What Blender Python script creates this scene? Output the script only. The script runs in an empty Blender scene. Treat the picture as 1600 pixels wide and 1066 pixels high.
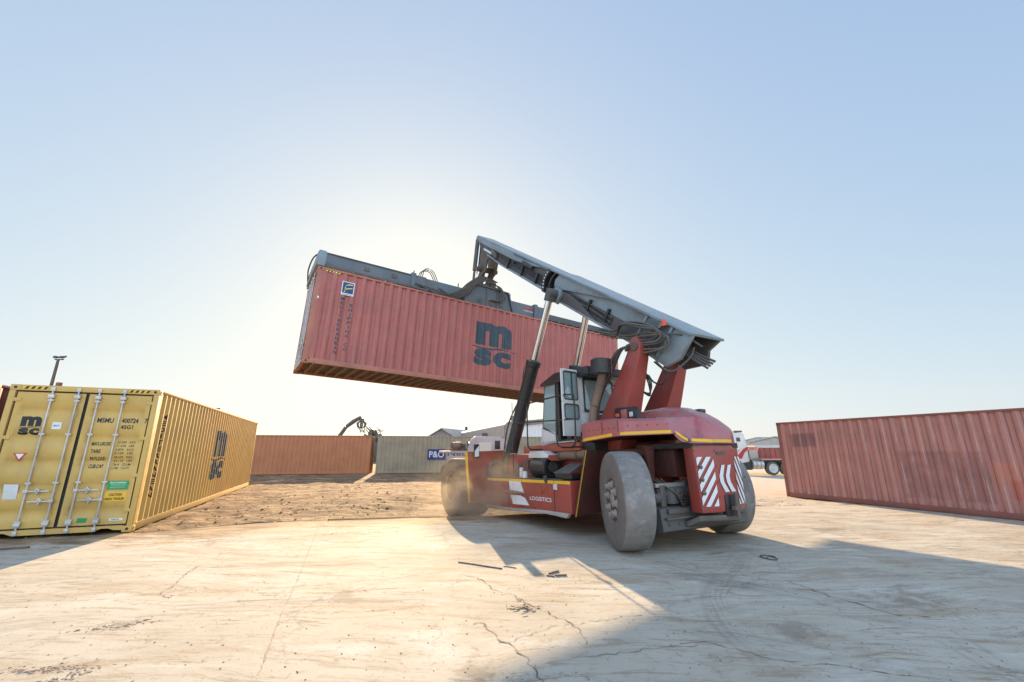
import bpy, bmesh, math, random
from mathutils import Vector, Matrix, noise
random.seed(7)
S = bpy.context.scene
COL = S.collection
R = math.radians

# ------------------------------------------------------------------ camera
cam = bpy.data.cameras.new('camera'); co = bpy.data.objects.new('camera', cam); COL.objects.link(co)
cam.sensor_width = 36; cam.lens = 14.80; cam.clip_start = 0.05; cam.clip_end = 6000
co.location = (0, 0, 1.6153); co.rotation_euler = (R(90 + 14.49), 0, 0)
S.camera = co
# ------------------------------------------------------------------ light
SUN_EL, SUN_AZ = 16.8, -13.2          # azimuth from +Y towards +X, degrees
w = bpy.data.worlds.new('World'); S.world = w; w.use_nodes = True
nt = w.node_tree; bg = nt.nodes['Background']
sky = nt.nodes.new('ShaderNodeTexSky'); sky.sky_type = 'NISHITA'; sky.sun_disc = False
sky.sun_elevation = R(SUN_EL); sky.sun_rotation = R(SUN_AZ)
sky.altitude = 0; sky.air_density = 1.0; sky.dust_density = 1.0; sky.ozone_density = 1.0
bg.inputs[1].default_value = 0.15
# hazy air: the clear-day model is flattened, x -> k x / (1 + a x), so that the glow round the sun stays soft
gm = nt.nodes.new('ShaderNodeGamma'); gm.inputs[1].default_value = 0.62; nt.links.new(sky.outputs[0], gm.inputs[0])
v1 = nt.nodes.new('ShaderNodeVectorMath'); v1.operation = 'MULTIPLY_ADD'; v1.inputs[1].default_value = (0.32, 0.45, 1.54); v1.inputs[2].default_value = (1, 1, 1)
v2 = nt.nodes.new('ShaderNodeVectorMath'); v2.operation = 'DIVIDE'; v3 = nt.nodes.new('ShaderNodeVectorMath'); v3.operation = 'MULTIPLY'; v3.inputs[1].default_value = (1.235, 1.575, 3.93)
nt.links.new(gm.outputs[0], v1.inputs[0]); nt.links.new(gm.outputs[0], v2.inputs[0]); nt.links.new(v1.outputs[0], v2.inputs[1])
nt.links.new(v2.outputs[0], v3.inputs[0])
# added fill: the unseen half of the sky away from the sun is brightened
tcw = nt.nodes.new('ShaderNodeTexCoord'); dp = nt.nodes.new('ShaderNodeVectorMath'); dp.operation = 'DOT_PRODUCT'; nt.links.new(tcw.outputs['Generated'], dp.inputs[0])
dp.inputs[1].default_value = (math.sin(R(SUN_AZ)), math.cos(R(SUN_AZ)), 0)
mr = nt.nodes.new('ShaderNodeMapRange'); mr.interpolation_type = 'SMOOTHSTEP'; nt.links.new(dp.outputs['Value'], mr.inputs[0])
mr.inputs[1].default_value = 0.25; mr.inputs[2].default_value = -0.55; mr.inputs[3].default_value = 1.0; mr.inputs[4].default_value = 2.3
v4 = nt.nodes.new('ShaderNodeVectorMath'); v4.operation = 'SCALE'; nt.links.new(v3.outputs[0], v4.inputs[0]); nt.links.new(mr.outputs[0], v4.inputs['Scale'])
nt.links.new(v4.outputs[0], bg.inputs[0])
sl = bpy.data.lights.new('sun', 'SUN'); sl.energy = 4.6; sl.angle = R(0.55); sl.color = (1.0, 0.75, 0.46)
so = bpy.data.objects.new('sun', sl); COL.objects.link(so)
sd = Vector((math.sin(R(SUN_AZ)) * math.cos(R(SUN_EL)), math.cos(R(SUN_AZ)) * math.cos(R(SUN_EL)), math.sin(R(SUN_EL))))
so.rotation_euler = sd.to_track_quat('Z', 'Y').to_euler(); so.location = (0, 0, 40)
S.view_settings.view_transform = 'Standard'; S.view_settings.look = 'None'
S.view_settings.exposure = 1.5; S.view_settings.gamma = 1.0
S.cycles.volume_bounces = 2; S.cycles.max_bounces = 8; S.cycles.transparent_max_bounces = 12

# ------------------------------------------------------------------ materials
def N(nt, t, **kw):
    n = nt.nodes.new(t)
    for k, v in kw.items():
        if k.startswith('i_'): n.inputs[int(k[2:])].default_value = v
        else: setattr(n, k, v)
    return n
def rgba(c): return (c[0], c[1], c[2], 1)
def new_mat(name):
    m = bpy.data.materials.new(name); m.use_nodes = True
    return m, m.node_tree, m.node_tree.nodes['Principled BSDF']
def mix(nt, fac, a, b, mode='MIX'):
    n = nt.nodes.new('ShaderNodeMix'); n.data_type = 'RGBA'; n.blend_type = mode
    for s, v in ((0, fac), (6, a), (7, b)):
        if hasattr(v, 'is_linked') or hasattr(v, 'links'): nt.links.new(v, n.inputs[s])
        else: n.inputs[s].default_value = v if s == 0 else rgba(v)
    return n.outputs[2]
def math_(nt, op, a, b=0.0, c=None, clamp=False):
    n = nt.nodes.new('ShaderNodeMath'); n.operation = op; n.use_clamp = clamp
    for i, v in enumerate((a, b, c)):
        if v is None: continue
        if hasattr(v, 'links'): nt.links.new(v, n.inputs[i])
        else: n.inputs[i].default_value = v
    return n.outputs[0]
def ramp(nt, src, a, b, smooth=True):
    n = nt.nodes.new('ShaderNodeMapRange'); n.interpolation_type = 'SMOOTHSTEP' if smooth else 'LINEAR'
    nt.links.new(src, n.inputs[0]); n.inputs[1].default_value = a; n.inputs[2].default_value = b
    return n.outputs[0]
def noise_(nt, vec, scale, detail=4, rough=0.55, dist=0.0, out=0):
    n = nt.nodes.new('ShaderNodeTexNoise'); n.inputs['Scale'].default_value = scale
    n.inputs['Detail'].default_value = detail; n.inputs['Roughness'].default_value = rough
    n.inputs['Distortion'].default_value = dist
    if vec is not None: nt.links.new(vec, n.inputs['Vector'])
    return n.outputs[out]
def mapping(nt, vec, scale=(1, 1, 1), rot=(0, 0, 0), loc=(0, 0, 0)):
    n = nt.nodes.new('ShaderNodeMapping'); nt.links.new(vec, n.inputs[0])
    n.inputs['Scale'].default_value = scale; n.inputs['Rotation'].default_value = rot; n.inputs['Location'].default_value = loc
    return n.outputs[0]
def bump(nt, bs, h, strength=0.3, dist=0.02):
    n = nt.nodes.new('ShaderNodeBump'); n.inputs['Strength'].default_value = strength; n.inputs['Distance'].default_value = dist
    nt.links.new(h, n.inputs['Height']); nt.links.new(n.outputs[0], bs.inputs['Normal'])
def paint(name, base, dark=None, rough=0.5, rust=0.0, rustc=(0.12, 0.05, 0.025), dust=0.25, dustc=(0.42, 0.34, 0.26),
          metal=0.0, scale=1.0, streak=0.35, bmp=0.15, coat=0.0):
    m, nt, bs = new_mat(name)
    tc = nt.nodes.new('ShaderNodeTexCoord'); o = tc.outputs['Object']
    dark = dark or tuple(c * 0.62 for c in base)
    n1 = noise_(nt, o, 1.3 * scale, 5, 0.6)
    c = mix(nt, ramp(nt, n1, 0.35, 0.72), base, dark)
    st = noise_(nt, mapping(nt, o, (9 * scale, 9 * scale, 0.6 * scale)), 1.6, 4, 0.6)
    c = mix(nt, math_(nt, 'MULTIPLY', ramp(nt, st, 0.5, 0.75), streak), c, tuple(min(1, x * 0.55 + 0.06) for x in base))
    if rust > 0:
        rn = noise_(nt, o, 5.5 * scale, 8, 0.7, 0.4)
        c = mix(nt, ramp(nt, rn, 0.70 - rust * 0.25, 0.76 - rust * 0.2), c, rustc)
    if dust > 0:
        g = nt.nodes.new('ShaderNodeNewGeometry'); sx = nt.nodes.new('ShaderNodeSeparateXYZ'); nt.links.new(g.outputs['Normal'], sx.inputs[0])
        up = ramp(nt, sx.outputs[2], 0.1, 0.9)
        dn = noise_(nt, o, 2.6 * scale, 7, 0.7)
        f = math_(nt, 'MULTIPLY', math_(nt, 'ADD', math_(nt, 'MULTIPLY', up, 0.75), 0.25), math_(nt, 'MULTIPLY', ramp(nt, dn, 0.3, 0.75), min(1, dust * 2.0)), clamp=True)
        c = mix(nt, f, c, dustc)
    nt.links.new(c, bs.inputs['Base Color'])
    rn2 = noise_(nt, o, 7 * scale, 4, 0.6)
    r_ = nt.nodes.new('ShaderNodeMapRange'); nt.links.new(rn2, r_.inputs[0]); r_.inputs[1].default_value = 0.3; r_.inputs[2].default_value = 0.7
    r_.inputs[3].default_value = max(0.05, rough - 0.12); r_.inputs[4].default_value = min(1, rough + 0.15)
    nt.links.new(r_.outputs[0], bs.inputs['Roughness'])
    bs.inputs['Metallic'].default_value = metal
    if coat: bs.inputs['Coat Weight'].default_value = coat; bs.inputs['Coat Roughness'].default_value = 0.25
    if bmp: bump(nt, bs, noise_(nt, o, 14 * scale, 6, 0.65), bmp, 0.01)
    return m
M = {}
M['yellow'] = paint('yellow_ochre_paint', (0.66, 0.415, 0.105), (0.56, 0.345, 0.09), 0.5, rust=0.02, dust=0.18, streak=0.25, bmp=0.08)
M['yellow_dark'] = paint('yellow_recess_paint', (0.40, 0.28, 0.10), rough=0.6, dust=0.2)
M['red'] = paint('faded_red_container_paint', (0.44, 0.115, 0.093), (0.36, 0.097, 0.08), 0.5, rust=0.06, rustc=(0.20, 0.08, 0.05), dust=0.15, streak=0.22, bmp=0.1)
M['red_post'] = paint('orange_red_post_paint', (0.47, 0.17, 0.11), rough=0.5, rust=0.25, rustc=(0.16, 0.07, 0.04), dust=0.15)
M['maroon'] = paint('dull_maroon_paint', (0.30, 0.10, 0.075), rough=0.6, rust=0.2, dust=0.25)
M['brown'] = paint('rusty_brown_container_paint', (0.52, 0.205, 0.080), (0.44, 0.165, 0.066), 0.6, rust=0.2, rustc=(0.10, 0.05, 0.035), dust=0.25, streak=0.5)
M['grey_green'] = paint('weathered_grey_container_paint', (0.38, 0.325, 0.21), (0.28, 0.235, 0.155), 0.65, rust=0.15, rustc=(0.10, 0.08, 0.06), dust=0.3, streak=0.8)
M['gasket'] = paint('black_rubber_gasket', (0.035, 0.03, 0.028), rough=0.7, dust=0.2, streak=0)
M['galv'] = paint('galvanised_steel', (0.62, 0.60, 0.57), (0.42, 0.41, 0.40), 0.42, rust=0.05, metal=0.45, dust=0.15)
M['decal_black'] = paint('black_stencil_paint', (0.022, 0.025, 0.028), rough=0.6, dust=0.05, streak=0.1, bmp=0)
M['decal_navy'] = paint('navy_logo_paint', (0.032, 0.066, 0.092), (0.02, 0.038, 0.055), rough=0.55, dust=0.12, streak=0.5, bmp=0)
M['white'] = paint('dirty_white_paint', (0.72, 0.70, 0.68), (0.55, 0.53, 0.5), rough=0.5, rust=0.04, dust=0.2)
M['white_clean'] = paint('white_sticker', (0.80, 0.80, 0.79), (0.7, 0.7, 0.68), rough=0.5, dust=0.08, streak=0.1, bmp=0)
M['green'] = paint('green_sticker', (0.02, 0.36, 0.12), rough=0.45, dust=0.08, streak=0.1, bmp=0)
M['tape'] = paint('yellow_reflective_tape', (0.86, 0.50, 0.02), (0.75, 0.42, 0.03), rough=0.35, dust=0.10, streak=0.1, bmp=0)
M['blue'] = paint('blue_sticker', (0.015, 0.05, 0.22), rough=0.4, dust=0.05, streak=0.1, bmp=0)
M['lime'] = paint('lime_mark', (0.75, 0.80, 0.10), rough=0.4, dust=0.0, streak=0, bmp=0)
M['redmark'] = paint('bright_red_mark', (0.60, 0.03, 0.03), rough=0.5, dust=0.05, streak=0.1, bmp=0)
M['truck_red'] = paint('stacker_red_paint', (0.38, 0.050, 0.034), (0.25, 0.034, 0.025), 0.5, rust=0.15, rustc=(0.06, 0.025, 0.02), dust=0.22, dustc=(0.42, 0.30, 0.24), coat=0.25)
M['truck_orange'] = paint('stacker_orange_red_paint', (0.38, 0.07, 0.036), (0.30, 0.05, 0.03), 0.45, rust=0.05, dust=0.18)  # more orange tone of the stacker red, for mudguards and cab deck
M['hood'] = paint('faded_maroon_hood_paint', (0.44, 0.095, 0.10), (0.36, 0.08, 0.084), 0.36, rust=0.04, rustc=(0.05, 0.03, 0.03), dust=0.34, dustc=(0.33, 0.28, 0.26), scale=1.5, coat=0.25)
M['dark_red'] = paint('grimy_shaded_red_paint', (0.10, 0.020, 0.015), (0.05, 0.014, 0.012), 0.55, rust=0.2, rustc=(0.03, 0.02, 0.018), dust=0.15, scale=1.6)  # grimy red; its dark tone also imitates shade in the rear arch
M['boom'] = paint('blue_grey_boom_paint', (0.225, 0.29, 0.33), (0.13, 0.16, 0.18), 0.45, rust=0.30, rustc=(0.09, 0.075, 0.065), dust=0.40, dustc=(0.33, 0.30, 0.26), coat=0.15)
M['boom_dark'] = paint('grimy_shaded_boom_steel', (0.085, 0.085, 0.088), (0.05, 0.045, 0.042), 0.5, rust=0.2, rustc=(0.09, 0.06, 0.045), dust=0.2)  # grimy steel; its dark tone also stands in for shade inside the boom
M['spreader'] = paint('dark_slate_spreader_paint', (0.12, 0.15, 0.175), (0.08, 0.095, 0.11), 0.5, rust=0.22, rustc=(0.09, 0.07, 0.055), dust=0.3)
M['pale_lilac'] = paint('dusty_lilac_grey_paint', (0.50, 0.465, 0.455), (0.42, 0.39, 0.38), rough=0.55, dust=0.2)
M['grime'] = paint('greasy_brown_steel', (0.13, 0.105, 0.085), (0.06, 0.05, 0.045), 0.55, rust=0.3, dust=0.3, scale=2)
M['chrome'] = paint('chromed_cylinder_rod', (0.80, 0.76, 0.72), (0.75, 0.70, 0.66), 0.14, metal=1.0, dust=0.0, streak=0, bmp=0)
M['black'] = paint('black_painted_steel', (0.020, 0.020, 0.022), (0.012, 0.012, 0.013), 0.34, rust=0.05, dust=0.07)
M['hose'] = paint('black_rubber_hose', (0.045, 0.042, 0.04), rough=0.5, dust=0.3, streak=0, bmp=0)
M['exhaust'] = paint('brown_exhaust_pipe', (0.22, 0.14, 0.10), (0.13, 0.08, 0.06), 0.6, rust=0.4, dust=0.2)
M['steel_grey'] = paint('dusty_grey_axle_steel', (0.105, 0.10, 0.095), (0.06, 0.058, 0.055), 0.6, rust=0.25, dust=0.3, dustc=(0.24, 0.22, 0.19))
M['step'] = paint('worn_aluminium_step', (0.45, 0.42, 0.38), rough=0.5, rust=0.1, metal=0.2, dust=0.3)
M['beige'] = paint('beige_cladding_paint', (0.44, 0.39, 0.34), (0.38, 0.33, 0.29), 0.6, dust=0.15, streak=0.2)
M['trim'] = paint('grey_brown_trim', (0.27, 0.24, 0.215), rough=0.6, dust=0.1)
M['corr_white'] = paint('white_corrugated_cladding', (0.80, 0.78, 0.76), (0.74, 0.72, 0.70), 0.55, dust=0.0, streak=0.2)
M['roof'] = paint('pale_brown_roof_sheet', (0.50, 0.42, 0.36), rough=0.55, dust=0.1)
M['roof_grey'] = paint('weathered_grey_roof_sheet', (0.40, 0.42, 0.42), rough=0.55, dust=0.2)
M['orange'] = paint('orange_lamp_plastic', (0.72, 0.10, 0.03), (0.6, 0.08, 0.03), rough=0.3, dust=0.1, streak=0, bmp=0)
M['wood'] = paint('dark_weathered_wood', (0.14, 0.09, 0.06), (0.07, 0.05, 0.038), 0.8, dust=0.2, scale=6)
M['mud'] = paint('dried_mud', (0.34, 0.24, 0.155), (0.22, 0.15, 0.095), 0.95, dust=0.1, scale=8, streak=0)
M['stone'] = paint('dark_gravel_stone', (0.16, 0.13, 0.11), (0.08, 0.065, 0.055), 0.9, dust=0.1, scale=20, streak=0)
M['crack'] = paint('dirt_filled_crack', (0.22, 0.17, 0.125), (0.14, 0.108, 0.08), 0.95, dust=0.0, streak=0, scale=5, bmp=0)
M['joint'] = paint('joint_line_dirt', (0.40, 0.31, 0.23), (0.30, 0.23, 0.17), 0.95, dust=0, streak=0, scale=4, bmp=0)
M['underfloor'] = paint('grimy_container_underfloor', (0.14, 0.115, 0.085), (0.09, 0.075, 0.06), 0.8, rust=0.3, dust=0.3)
M['crossbeam'] = paint('rusty_cross_member_steel', (0.26, 0.20, 0.16), (0.17, 0.13, 0.10), 0.7, rust=0.25, dust=0.2)
M['seat'] = paint('black_seat_fabric', (0.02, 0.02, 0.022), rough=0.8, dust=0.1, streak=0)
# glass
m, nt_, bs = new_mat('cab_glass'); bs.inputs['Base Color'].default_value = (0.80, 0.93, 0.90, 1)
bs.inputs['Roughness'].default_value = 0.03; bs.inputs['Transmission Weight'].default_value = 0.0; bs.inputs['IOR'].default_value = 1.45
tr = nt_.nodes.new('ShaderNodeBsdfTransparent'); tr.inputs[0].default_value = (0.72, 0.90, 0.86, 1)
ms = nt_.nodes.new('ShaderNodeMixShader')
fr_ = nt_.nodes.new('ShaderNodeFresnel'); fr_.inputs[0].default_value = 2.0
gl = nt_.nodes.new('ShaderNodeBsdfGlossy'); gl.inputs['Roughness'].default_value = 0.03
nt_.links.new(fr_.outputs[0], ms.inputs[0]); nt_.links.new(tr.outputs[0], ms.inputs[1]); nt_.links.new(gl.outputs[0], ms.inputs[2])
df = nt_.nodes.new('ShaderNodeBsdfDiffuse'); df.inputs[0].default_value = (0.72, 0.86, 0.88, 1)
m2 = nt_.nodes.new('ShaderNodeMixShader'); m2.inputs[0].default_value = 0.30
nt_.links.new(ms.outputs[0], m2.inputs[1]); nt_.links.new(df.outputs[0], m2.inputs[2])
nt_.links.new(m2.outputs[0], nt_.nodes['Material Output'].inputs[0]); M['glass'] = m
m, nt_, bs = new_mat('dark_window_glass'); bs.inputs['Base Color'].default_value = (0.03, 0.035, 0.04, 1); bs.inputs['Roughness'].default_value = 0.08; M['dark_glass'] = m
m, nt_, bs = new_mat('pale_window_glass'); bs.inputs['Base Color'].default_value = (0.62, 0.60, 0.50, 1); bs.inputs['Roughness'].default_value = 0.12; M['pale_glass'] = m

# tyre materials
def tyre_mat(name, a, b, dustc):
    m, nt, bs = new_mat(name); tc = nt.nodes.new('ShaderNodeTexCoord'); o = tc.outputs['Object']
    c = mix(nt, ramp(nt, noise_(nt, o, 2.2, 8, 0.65, 0.6), 0.35, 0.68), a, b)
    c = mix(nt, math_(nt, 'MULTIPLY', ramp(nt, noise_(nt, mapping(nt, o, (3, 1, 1)), 5, 8, 0.75), 0.48, 0.72), 0.8), c, dustc)
    sx = nt.nodes.new('ShaderNodeSeparateXYZ'); nt.links.new(tc.outputs['Normal'], sx.inputs[0])
    side = ramp(nt, math_(nt, 'ABSOLUTE', sx.outputs[1]), 0.55, 0.85)
    c = mix(nt, math_(nt, 'MULTIPLY', side, 0.62), c, (0.125, 0.10, 0.085))
    chips = nt.nodes.new('ShaderNodeTexVoronoi'); chips.inputs['Scale'].default_value = 6.5; nt.links.new(o, chips.inputs[0])
    ch = math_(nt, 'MULTIPLY', ramp(nt, chips.outputs['Distance'], 0.11, 0.07), ramp(nt, noise_(nt, o, 1.7, 2), 0.5, 0.56))
    c = mix(nt, ch, c, (0.03, 0.03, 0.03))
    nt.links.new(c, bs.inputs['Base Color']); bs.inputs['Roughness'].default_value = 0.82
    h = math_(nt, 'SUBTRACT', noise_(nt, o, 9, 9, 0.75), math_(nt, 'MULTIPLY', ch, 1.2))
    bump(nt, bs, h, 0.7, 0.016)
    return m
M['tyre'] = tyre_mat('worn_dusty_slick_tyre', (0.25, 0.22, 0.20), (0.165, 0.148, 0.135), (0.37, 0.335, 0.305))
M['tyre_dark'] = tyre_mat('dark_front_tyre', (0.075, 0.065, 0.055), (0.045, 0.04, 0.036), (0.20, 0.16, 0.12))
M['rim'] = paint('dusty_brown_rim', (0.20, 0.155, 0.125), (0.13, 0.10, 0.085), 0.65, rust=0.3, dust=0.4, scale=3)
M['hub'] = paint('dusty_wheel_hub', (0.34, 0.29, 0.265), (0.20, 0.165, 0.15), 0.65, rust=0.2, dust=0.4, scale=5)

# ground materials --------------------------------------------------
def ground_nodes(kind):
    m, nt, bs = new_mat(kind); g = nt.nodes.new('ShaderNodeNewGeometry'); P = g.outputs['Position']
    sep = nt.nodes.new('ShaderNodeSeparateXYZ'); nt.links.new(P, sep.inputs[0])
    # sand / dirt
    d1 = noise_(nt, P, 0.35, 6, 0.6, 0.6); d2 = noise_(nt, mapping(nt, P, (0.8, 1.7, 1), (0, 0, R(-10))), 1.0, 12, 0.74, 0.9)
    d3 = noise_(nt, P, 14, 8, 0.75)
    sand = mix(nt, ramp(nt, d2, 0.37, 0.58), (0.42, 0.265, 0.13), (0.15, 0.082, 0.038))
    sand = mix(nt, ramp(nt, d1, 0.55, 0.78), sand, (0.56, 0.44, 0.29))
    sand = mix(nt, math_(nt, 'MULTIPLY', ramp(nt, d3, 0.52, 0.70), 0.85), sand, (0.13, 0.075, 0.04))
    rx = math_(nt, 'ADD', math_(nt, 'SUBTRACT', sep.outputs[0], 3.0), 0.0)
    sand = mix(nt, math_(nt, 'MULTIPLY', ramp(nt, rx, 0.0, 6.0), 0.75), sand, (0.62, 0.53, 0.41))
    if kind == 'bare_dirt':
        nt.links.new(sand, bs.inputs['Base Color']); bs.inputs['Roughness'].default_value = 0.95
        h = math_(nt, 'ADD', math_(nt, 'MULTIPLY', d2, 1.0), math_(nt, 'MULTIPLY', d3, 0.5))
        bump(nt, bs, h, 0.9, 0.09)
        return m
    # concrete: drag streaks, stains, specks, fine cracks
    wob = noise_(nt, P, 0.22, 3, 0.5, 0, out=1)
    vec = nt.nodes.new('ShaderNodeVectorMath'); vec.operation = 'MULTIPLY_ADD'; nt.links.new(wob, vec.inputs[0]); vec.inputs[1].default_value = (1.6, 1.6, 0); nt.links.new(P, vec.inputs[2])
    W_ = vec.outputs[0]
    s1 = noise_(nt, mapping(nt, W_, (0.40, 1.7, 1), (0, 0, R(-22))), 1.2, 12, 0.72, 0.7)
    s2 = noise_(nt, mapping(nt, W_, (0.6, 5.5, 1), (0, 0, R(-40))), 1.8, 12, 0.80, 0.4)
    s3 = noise_(nt, mapping(nt, W_, (0.9, 2.6, 1), (0, 0, R(38))), 1.3, 9, 0.72, 0.7)
    s4 = noise_(nt, mapping(nt, W_, (0.6, 6.5, 1), (0, 0, R(-13)), (9, 2, 0)), 1.6, 12, 0.80, 0.3)
    big = noise_(nt, P, 0.28, 5, 0.6, 0.4); msk = noise_(nt, P, 0.5, 3, 0.5)
    right = ramp(nt, sep.outputs[0], 0.5, 5.5)
    c = mix(nt, ramp(nt, big, 0.35, 0.7), (0.50, 0.445, 0.355), (0.405, 0.345, 0.26))
    c = mix(nt, math_(nt, 'MULTIPLY', ramp(nt, s1, 0.47, 0.66), 0.65), c, (0.34, 0.245, 0.15))
    c = mix(nt, math_(nt, 'MULTIPLY', math_(nt, 'MULTIPLY', ramp(nt, s2, 0.52, 0.60), ramp(nt, msk, 0.36, 0.56)), 0.75), c, (0.235, 0.155, 0.085))
    c = mix(nt, math_(nt, 'MULTIPLY', math_(nt, 'MULTIPLY', ramp(nt, s4, 0.53, 0.60), ramp(nt, msk, 0.58, 0.42)), 0.5), c, (0.25, 0.17, 0.10))
    c = mix(nt, math_(nt, 'MULTIPLY', math_(nt, 'MULTIPLY', ramp(nt, s3, 0.48, 0.68), right), 0.55), c, (0.20, 0.175, 0.155))
    c = mix(nt, math_(nt, 'MULTIPLY', ramp(nt, noise_(nt, mapping(nt, W_, (0.5, 1.5, 1), (0, 0, R(-10)), (3, 7, 0)), 1.3, 8, 0.68), 0.53, 0.66), 0.6), c, (0.58, 0.54, 0.465))
    # scrubbed tyre arcs
    for (cx_, cy_, r0, w_) in ((-1.5, -2.5, 7.6, 0.30), (-1.5, -2.5, 9.4, 0.26), (7.5, 10.5, 6.6, 0.34), (9.0, 3.0, 5.2, 0.28), (9.0, 3.0, 7.0, 0.24)):
        ds_ = nt.nodes.new('ShaderNodeVectorMath'); ds_.operation = 'DISTANCE'; nt.links.new(W_, ds_.inputs[0]); ds_.inputs[1].default_value = (cx_ + 0.8, cy_ + 0.8, 0)
        band = ramp(nt, math_(nt, 'ABSOLUTE', math_(nt, 'SUBTRACT', ds_.outputs['Value'], r0)), w_, w_*0.4)
        fine_r = nt.nodes.new('ShaderNodeCombineXYZ'); nt.links.new(math_(nt, 'MULTIPLY', ds_.outputs['Value'], 14), fine_r.inputs[0]); nt.links.new(sep.outputs[0], fine_r.inputs[1])
        fr2_ = noise_(nt, fine_r.outputs[0], 1.1, 5, 0.7)
        c = mix(nt, math_(nt, 'MULTIPLY', math_(nt, 'MULTIPLY', band, ramp(nt, fr2_, 0.40, 0.62)), math_(nt, 'MULTIPLY', ramp(nt, msk, 0.40, 0.58), 0.42)), c, (0.19, 0.165, 0.14))
    mot = noise_(nt, P, 7.5, 12, 0.84, 0.3)
    c = mix(nt, math_(nt, 'MULTIPLY', ramp(nt, mot, 0.53, 0.64), 0.65), c, (0.23, 0.165, 0.105))
    fine = noise_(nt, P, 34, 8, 0.8)
    c = mix(nt, math_(nt, 'MULTIPLY', ramp(nt, fine, 0.56, 0.74), 0.35), c, (0.30, 0.26, 0.22))
    # spalled, dirty spots
    st_n = noise_(nt, P, 3.2, 10, 0.8, 0.4)
    for (cx_, cy_, rr) in ((-3.75, 4.55, 0.42), (-3.45, 3.72, 0.40), (0.18, 4.95, 0.32), (-3.2, 9.15, 0.7), (-1.9, 5.4, 0.5), (0.3, 6.2, 0.45), (4.4, 5.2, 0.9), (2.6, 4.4, 0.6), (-5.4, 8.3, 0.8), (6.5, 9.5, 1.0), (-0.3, 3.7, 0.45)):
        ds_ = nt.nodes.new('ShaderNodeVectorMath'); ds_.operation = 'DISTANCE'; nt.links.new(P, ds_.inputs[0]); ds_.inputs[1].default_value = (cx_, cy_, 0)
        f_ = ramp(nt, math_(nt, 'ADD', math_(nt, 'DIVIDE', ds_.outputs['Value'], rr), math_(nt, 'MULTIPLY', st_n, 3.0)), 2.05, 1.55)
        c = mix(nt, math_(nt, 'MULTIPLY', f_, 0.55), c, (0.20, 0.145, 0.10))
    sp = nt.nodes.new('ShaderNodeTexVoronoi'); sp.inputs['Scale'].default_value = 5.0; nt.links.new(P, sp.inputs[0])
    spk = math_(nt, 'MULTIPLY', ramp(nt, sp.outputs['Distance'], 0.055, 0.03), ramp(nt, noise_(nt, P, 0.8, 2), 0.50, 0.6))
    c = mix(nt, spk, c, (0.10, 0.08, 0.065))
    # hairline cracks: edges of big distorted cells, kept only in patches
    cv = nt.nodes.new('ShaderNodeTexVoronoi'); cv.feature = 'DISTANCE_TO_EDGE'; cv.inputs['Scale'].default_value = 0.42
    wv = noise_(nt, P, 1.7, 7, 0.7, 0, out=1); v2 = nt.nodes.new('ShaderNodeVectorMath'); v2.operation = 'MULTIPLY_ADD'
    nt.links.new(wv, v2.inputs[0]); v2.inputs[1].default_value = (1.1, 1.1, 0); nt.links.new(P, v2.inputs[2]); nt.links.new(v2.outputs[0], cv.inputs['Vector'])
    ck = math_(nt, 'MULTIPLY', ramp(nt, cv.outputs['Distance'], 0.0075, 0.002), ramp(nt, noise_(nt, P, 0.45, 3), 0.44, 0.56))
    c = mix(nt, math_(nt, 'MULTIPLY', ck, 0.35), c, (0.14, 0.11, 0.09))
    # sand drifted on to the pad along its far edge
    d = math_(nt, 'SUBTRACT', math_(nt, 'ADD', math_(nt, 'MULTIPLY', sep.outputs[0], 0.24), 11.75), sep.outputs[1])
    far_left = ramp(nt, sep.outputs[0], -4.2, -6.5)
    edge = math_(nt, 'ADD', ramp(nt, d, 3.6, -0.4, False), math_(nt, 'MULTIPLY', far_left, 0.18))
    nn = noise_(nt, mapping(nt, P, (0.7, 2.0, 1), (0, 0, R(-12))), 1.6, 9, 0.72)
    sf = ramp(nt, math_(nt, 'ADD', edge, math_(nt, 'MULTIPLY', nn, 1.3)), 1.18, 1.42)
    c = mix(nt, math_(nt, 'MULTIPLY', sf, 0.85), c, sand)
    nt.links.new(c, bs.inputs['Base Color']); bs.inputs['Roughness'].default_value = 0.9
    bs.inputs['Specular IOR Level'].default_value = 0.25
    h = math_(nt, 'SUBTRACT', math_(nt, 'ADD', math_(nt, 'MULTIPLY', mot, 0.8), math_(nt, 'MULTIPLY', fine, 0.22)), math_(nt, 'MULTIPLY', ck, 0.8))
    bump(nt, bs, h, 0.35, 0.02)
    return m
M['dirt'] = ground_nodes('bare_dirt'); M['concrete'] = ground_nodes('dusty_concrete')

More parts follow.
